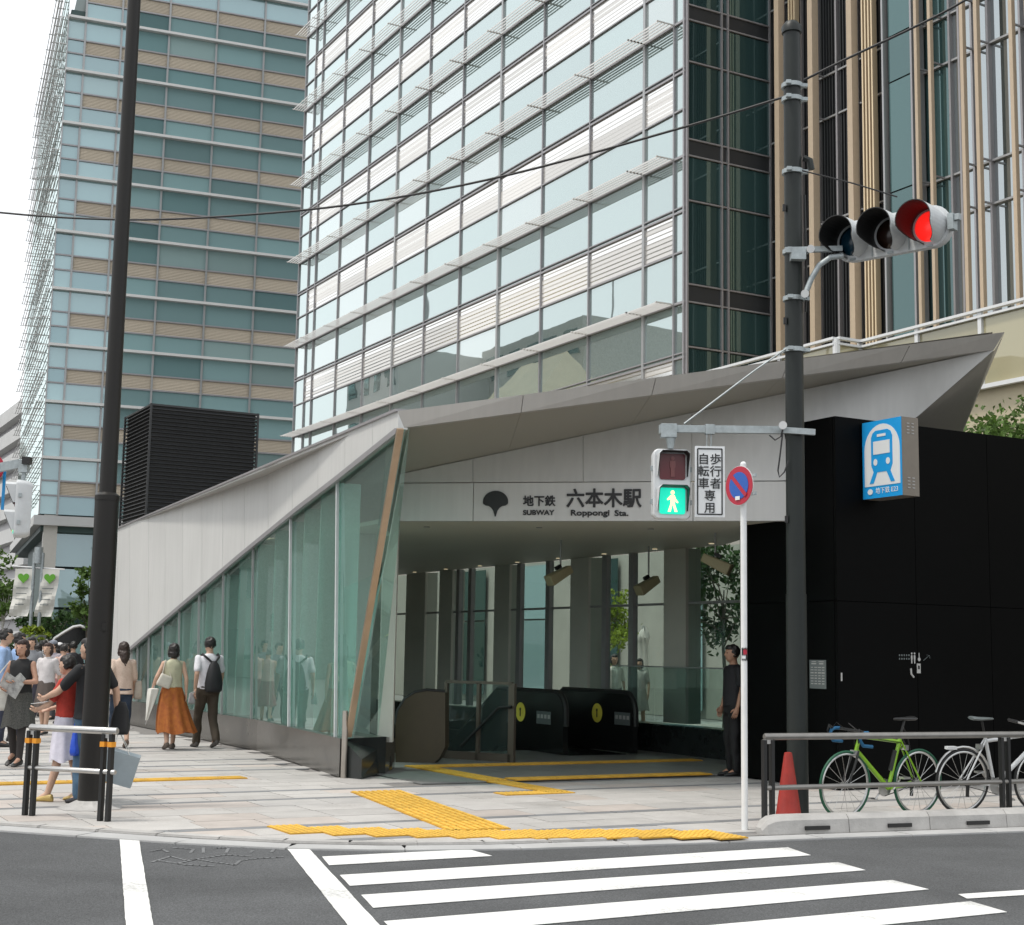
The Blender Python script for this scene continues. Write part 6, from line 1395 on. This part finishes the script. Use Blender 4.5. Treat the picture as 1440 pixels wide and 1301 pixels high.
# background crowd
person('man in pale blue shirt with face turned right, behind the woman in black', G(18, 1043), R(-60), 1.75, 'm', 'stand', (.24, .36, .58), ('trousers', (.04, .04, .06), .09), 'short', sleeve='elbow', hem=.9)
person('man in light blue shirt cut by the left edge of the picture', G(-2, 1050), R(-75), 1.80, 'm', 'stand', (.28, .40, .62), ('trousers', (.03, .035, .06), .09), 'short', sleeve='long', hem=.9)
person('woman in white blouse in the crowd beside the woman in black', G(61, 1033), R(165), 1.60, 'f', 'walk', (.58, .55, .55), (('skirt', .04, 0, 0), (.10, .08, .07), .5), 'bob', (.04, .02, .015), sleeve='elbow', hem=.95)
person('person in grey cap deep in the crowd', G(69, 1012), R(150), 1.66, 'm', 'stand', (.35, .32, .36), ('trousers', (.05, .05, .06), .09), 'short', hat=(.2, .22, .26))
person('woman with bare shoulders and pinned dark hair in the crowd', G(84, 1018), R(40), 1.6, 'f', 'walk2', (.52, .36, .32), (('skirt', .05, 0, 0), (.25, .1, .1), .4), 'short', sleeve='none')
person('person in white sun hat at the back of the crowd', G(78, 1004), R(20), 1.62, 'f', 'walk', (.5, .5, .5), ('trousers', (.08, .08, .1), .09), 'bob', hat=(.7, .7, .7))
person('dark haired walker in dark shirt at the back of the crowd', G(98, 1004), R(30), 1.66, 'm', 'walk', (.03, .03, .035), ('trousers', (.03, .03, .035), .09), 'short')
person('woman in beige blouse with long dark hair at the back of the crowd', G(48, 1008), R(25), 1.6, 'f', 'walk', (.45, .38, .30), ('trousers', (.09, .08, .07), .09), 'long', sleeve='elbow')
person('man in grey polo shirt facing the camera deep in the crowd', G(38, 1014), R(185), 1.72, 'm', 'walk2', (.22, .23, .25), ('trousers', (.05, .05, .07), .09), 'short')
person('person in lilac top farthest back in the crowd', G(90, 994), R(170), 1.62, 'f', 'walk', (.42, .36, .48), ('trousers', (.06, .07, .1), .09), 'bob', sleeve='elbow')
person('person in white shirt farthest back beside the banner pole', G(58, 992), R(10), 1.7, 'm', 'walk', (.6, .6, .6), ('trousers', (.04, .04, .05), .09), 'short')
# in and beyond the hall
person('man in black standing in the dark entrance behind the sign post', G(1031, 1091), R(105), 1.72, 'm', 'stand', (.010, .010, .013), ('trousers', (.008, .008, .009), .09), 'short', skin=(.36, .20, .13), hem=.9)
person('woman in white top behind the hall glass, right of the column', V3(2.24, 31.0, 0), R(190), 1.58, 'f', 'stand', (.62, .62, .56), ('trousers', (.03, .05, .08), .09), 'bob', sleeve='elbow', hem=.93)
person('woman in pale dress behind the hall glass by the second umbrella', V3(2.74, 30.6, 0), R(160), 1.5, 'f', 'stand', (.6, .55, .52), (('skirt', .05, 0, 0), (.45, .45, .42), .5), 'bob', sleeve='short')
# ------------------------------------------------------------------ plants and the street behind
def leaves(mb, c, rad, n, size, clumps, flat=.8):
    cl = []
    while len(cl) < clumps:
        p = V3(random.uniform(-1, 1), random.uniform(-1, 1), random.uniform(-1, 1))
        if .15 < p.length < 1: cl.append(V3(p.x * rad[0], p.y * rad[1], p.z * rad[2]))
    for i in range(n):
        k = random.choice(cl); g = V3(random.gauss(0, 1), random.gauss(0, 1), random.gauss(0, flat)) * min(rad) * .19
        p = c + k + g; nr = V3(random.gauss(0, 1), random.gauss(0, 1), random.gauss(.5, 1)).normalized(); x = nr.orthogonal().normalized(); x = Matrix.Rotation(random.random() * 6.28, 3, nr) @ x; y = nr.cross(x)
        sz = size * random.uniform(.6, 1.3); mb.quad(p - x * sz * .5, p + y * sz * .28, p + x * sz * .5, p - y * sz * .28)
    return cl
def tree(label, base, trunk_h, c, rad, n, size, clumps, lm='leaf', bark='bark', r0=.06, cat='tree', name='tree'):
    r = thing(name, label, cat, base); mb = MB(); cr = MB(); cl = leaves(cr, c, rad, n, size, clumps)
    top = V3(c.x, c.y, c.z); mb.tube([base, base.lerp(top, .35) + V3(.03, 0, 0), base.lerp(top, .7) + V3(-.03, .02, 0), top], [r0, r0 * .8, r0 * .6, r0 * .25], 10)
    for k in random.sample(cl, min(len(cl), 14)): s = base.lerp(top, random.uniform(.55, .95)); mb.tube([s, s.lerp(c + k, .5) + V3(0, 0, .05 * rad[2]), c + k], [r0 * .35, r0 * .22, r0 * .08], 5)
    mb.build('trunk', bark, r, True); cr.build('crown', lm, r); return r
tree('leafy tree showing above the black block at the right edge', V3(9.6, 27, 0), 5, V3(9.95, 27.0, 5.55), (1.3, 1.1, .9), 4200, .13, 60)
tree('small bright tree on the plaza between the furled parasols', V3(2.35, 35.5, 0), 1.5, V3(2.35, 35.5, 2.2), (.65, .6, 1.0), 1500, .12, 24, 'leaf_lime', r0=.045)
tree('dark tree on the plaza seen through the hall glass near the black block', V3(4.3, 29.2, 0), 1.5, V3(4.3, 29.2, 2.9), (.9, .8, 1.2), 2600, .14, 34, 'leaf_dark', r0=.05)
tree('tree at the left edge beneath the pedestrian signal', V3(-19.0, 52, 0), 2, V3(-18.9, 52, 3.9), (1.0, .9, 1.3), 2000, .2, 30)
tree('slim young tree with a pale trunk at the left edge', V3(-14.1, 40.5, 0), 2, V3(-14.0, 40.5, 2.85), (.5, .5, .55), 1000, .13, 18, 'leaf', 'bark_pale', .035)
tree('tree half hidden behind the lamp post beside the white wall', V3(-12.1, 42, 0), 2, V3(-12.1, 42, 2.8), (.55, .5, 1.15), 1500, .15, 28)
tree('broad dark tree in front of the tower base', V3(-22.5, 72, 0), 2, V3(-22.5, 72, 2.6), (2.0, 1.4, .8), 1800, .25, 36, 'leaf_dark', r0=.1)
hg = thing('hedge', 'dark clipped hedge behind the crowd at the left', 'hedge', V3(-19, 58, 0)); cr = MB()
for i in range(11): leaves(cr, V3(-22 + .9 * i, 58 - .25 * i, 1.3), (.75, .6, .75), 520, .17, 14)
cr.build('foliage', 'leaf_dark', hg); mb = MB(); mb.box(V3(-17.5, 57, .75), (9.5, .5, 1.3), V3(.96, -.27, 0), V3(.27, .96, 0)); mb.build('twigs', 'bark', hg)
bpz = V3(-12.98, 40, 0); bn = thing('banner_pole', 'grey street pole carrying two white banners with green hearts', 'banner pole', bpz)
mb = MB()
for dx in (-.13, .1): mb.tube([bpz + X_ * dx, bpz + V3(dx, 0, 4.1)], .05, 10)
mb.build('pole', 'galv', bn, True); mb = MB(); mb.tube([bpz + V3(-.02, 0, 3.8), bpz + V3(-.02, 0, 4.25)], .12, 12); mb.build('pole_head', 'galv', bn, True)
mb = MB(); mb.tube([bpz + V3(-.72, 0, 3.72), bpz + V3(.72, 0, 3.65)], .02, 8); mb.build('banner_arm', 'white', bn, True)
for x0, x1, skew in ((-.62, -.1, -.1), (.12, .60, -.16)):
    mb = MB(); n = 14; L = 1.3
    fr_ = [[bpz + V3(lerp(x0, x1, i / 5) + skew * (k / n) ** 1.5, -.04 + .06 * math.sin(k * .9 + i * .8) * (k / n), 3.65 - L * k / n) for i in range(6)] for k in range(n + 1)]
    for k in range(n):
        for i in range(5): mb.quad(fr_[k][i], fr_[k][i + 1], fr_[k + 1][i + 1], fr_[k + 1][i])
    bo_ = mb.build('banner', 'canvas', bn, 'all')
    hc_ = bpz + V3((x0 + x1) / 2 - .01, -.085, 3.40); pts = []
    for i in range(28):
        t = 2 * math.pi * i / 28; pts.append(hc_ + V3(16 * math.sin(t) ** 3, 0, 13 * math.cos(t) - 5 * math.cos(2 * t) - 2 * math.cos(3 * t) - math.cos(4 * t)) * .0098)
    mb = MB(); mb.prism(pts, -Y_ * .006); mb.build('heart', 'heart', bo_)
    mb = MB()
    for k in range(4): c = bpz + V3((x0 + x1) / 2 + skew * (.38 + .13 * k) ** 1.5, -.115, 3.12 - .15 * k); mb.box(c, (.32 - .03 * k, .006, .022))
    tag(mb.build('banner_text', 'plate', bo_), kind='stuff')
fbk = thing('hanging_planter', 'round planter of lime green leaves on the banner pole', 'planter', V3(-12.95, 39.9, 1.55)); cr = MB(); leaves(cr, V3(-12.92, 39.85, 1.86), (.38, .34, .2), 900, .12, 16); cr.build('foliage', 'leaf_lime', fbk)
mb = MB(); mb.tube([V3(-12.92, 39.85, 1.58), V3(-12.92, 39.85, 1.85)], [.2, .33], 14); mb.build('bowl', 'galv', fbk, True)
vn_p = V3(-14.1, 45, 0); vn = thing('parked_van', 'dark rounded van with bright roof edge behind the crowd', 'van', vn_p)
prof = [(0, .35), (.02, 1.0), (.05, 1.62), (.12, 1.78), (.40, 1.98), (.65, 2.14), (.85, 2.18), (1.0, 2.12), (4.2, 2.12), (4.5, 2.0), (4.6, 1.2), (4.6, .35)]
vd = Vector((.95, .31, 0)); vy = Vector((-.31, .95, 0))
mb = MB(); mb.prism([vn_p + vd * x + Z * z for x, z in prof], vy * 1.8); mb.build('van_body', 'black_gloss', vn)
mb = MB(); mb.tube([vn_p + vd * x + Z * (z + .01) - vy * .01 for x, z in prof[2:9]], .05, 8); mb.build('roof_edge', 'steel', vn, True)
mb = MB(); mb.prism([vn_p + vd * x + Z * z - vy * .02 for x, z in ((.45, 1.05), (1.05, 1.05), (1.05, 1.75), (.9, 1.72))], -vy * .01); mb.prism([vn_p + vd * x + Z * z - vy * .02 for x, z in ((1.25, 1.05), (3.9, 1.05), (3.9, 1.85), (1.25, 1.85))], -vy * .01); mb.build('side_window', 'tower_glass', vn)
for x in (.9, 3.7): mb = MB(); mb.tube([vn_p + vd * x + Z * .33 - vy * .03, vn_p + vd * x + Z * .33 + vy * .2], .33, 20); mb.build('wheel', 'rubber', vn, True)
for x in (73, 103): pass
# furled parasols on the plaza
for lab, p in (('furled white parasol on the plaza behind the glass, left one', V3(2.02, 31.9, 0)), ('furled white parasol on the plaza behind the glass, right one', V3(2.90, 31.5, 0))):
    r = thing('parasol', lab, 'parasol', p, group='furled parasols on the plaza'); mb = MB(); mb.tube([p, p + Z * 2.2], .022, 8); mb.build('pole', 'galv', r, True)
    mb = MB(); ph = random.random() * 6; rg = []
    for z, rr in ((2.16, .02), (2.08, .07), (1.95, .12), (1.88, .10), (1.75, .085), (1.5, .10), (1.25, .12), (1.05, .14), (.98, .09)): rg.append([p + V3((rr + .03 * math.sin(4 * a + ph + z * 3)) * math.cos(a), (rr + .03 * math.sin(4 * a + ph + z * 3)) * math.sin(a), z + .03 * math.sin(3 * a + ph)) for a in [2 * math.pi * i / 24 for i in range(24)]])
    mb.rings(rg); mb.build('canopy', 'canvas', r, True)
    mb = MB(); mb.tube([p, p + Z * .08], .22, 16); mb.build('base', 'galv', r, True)
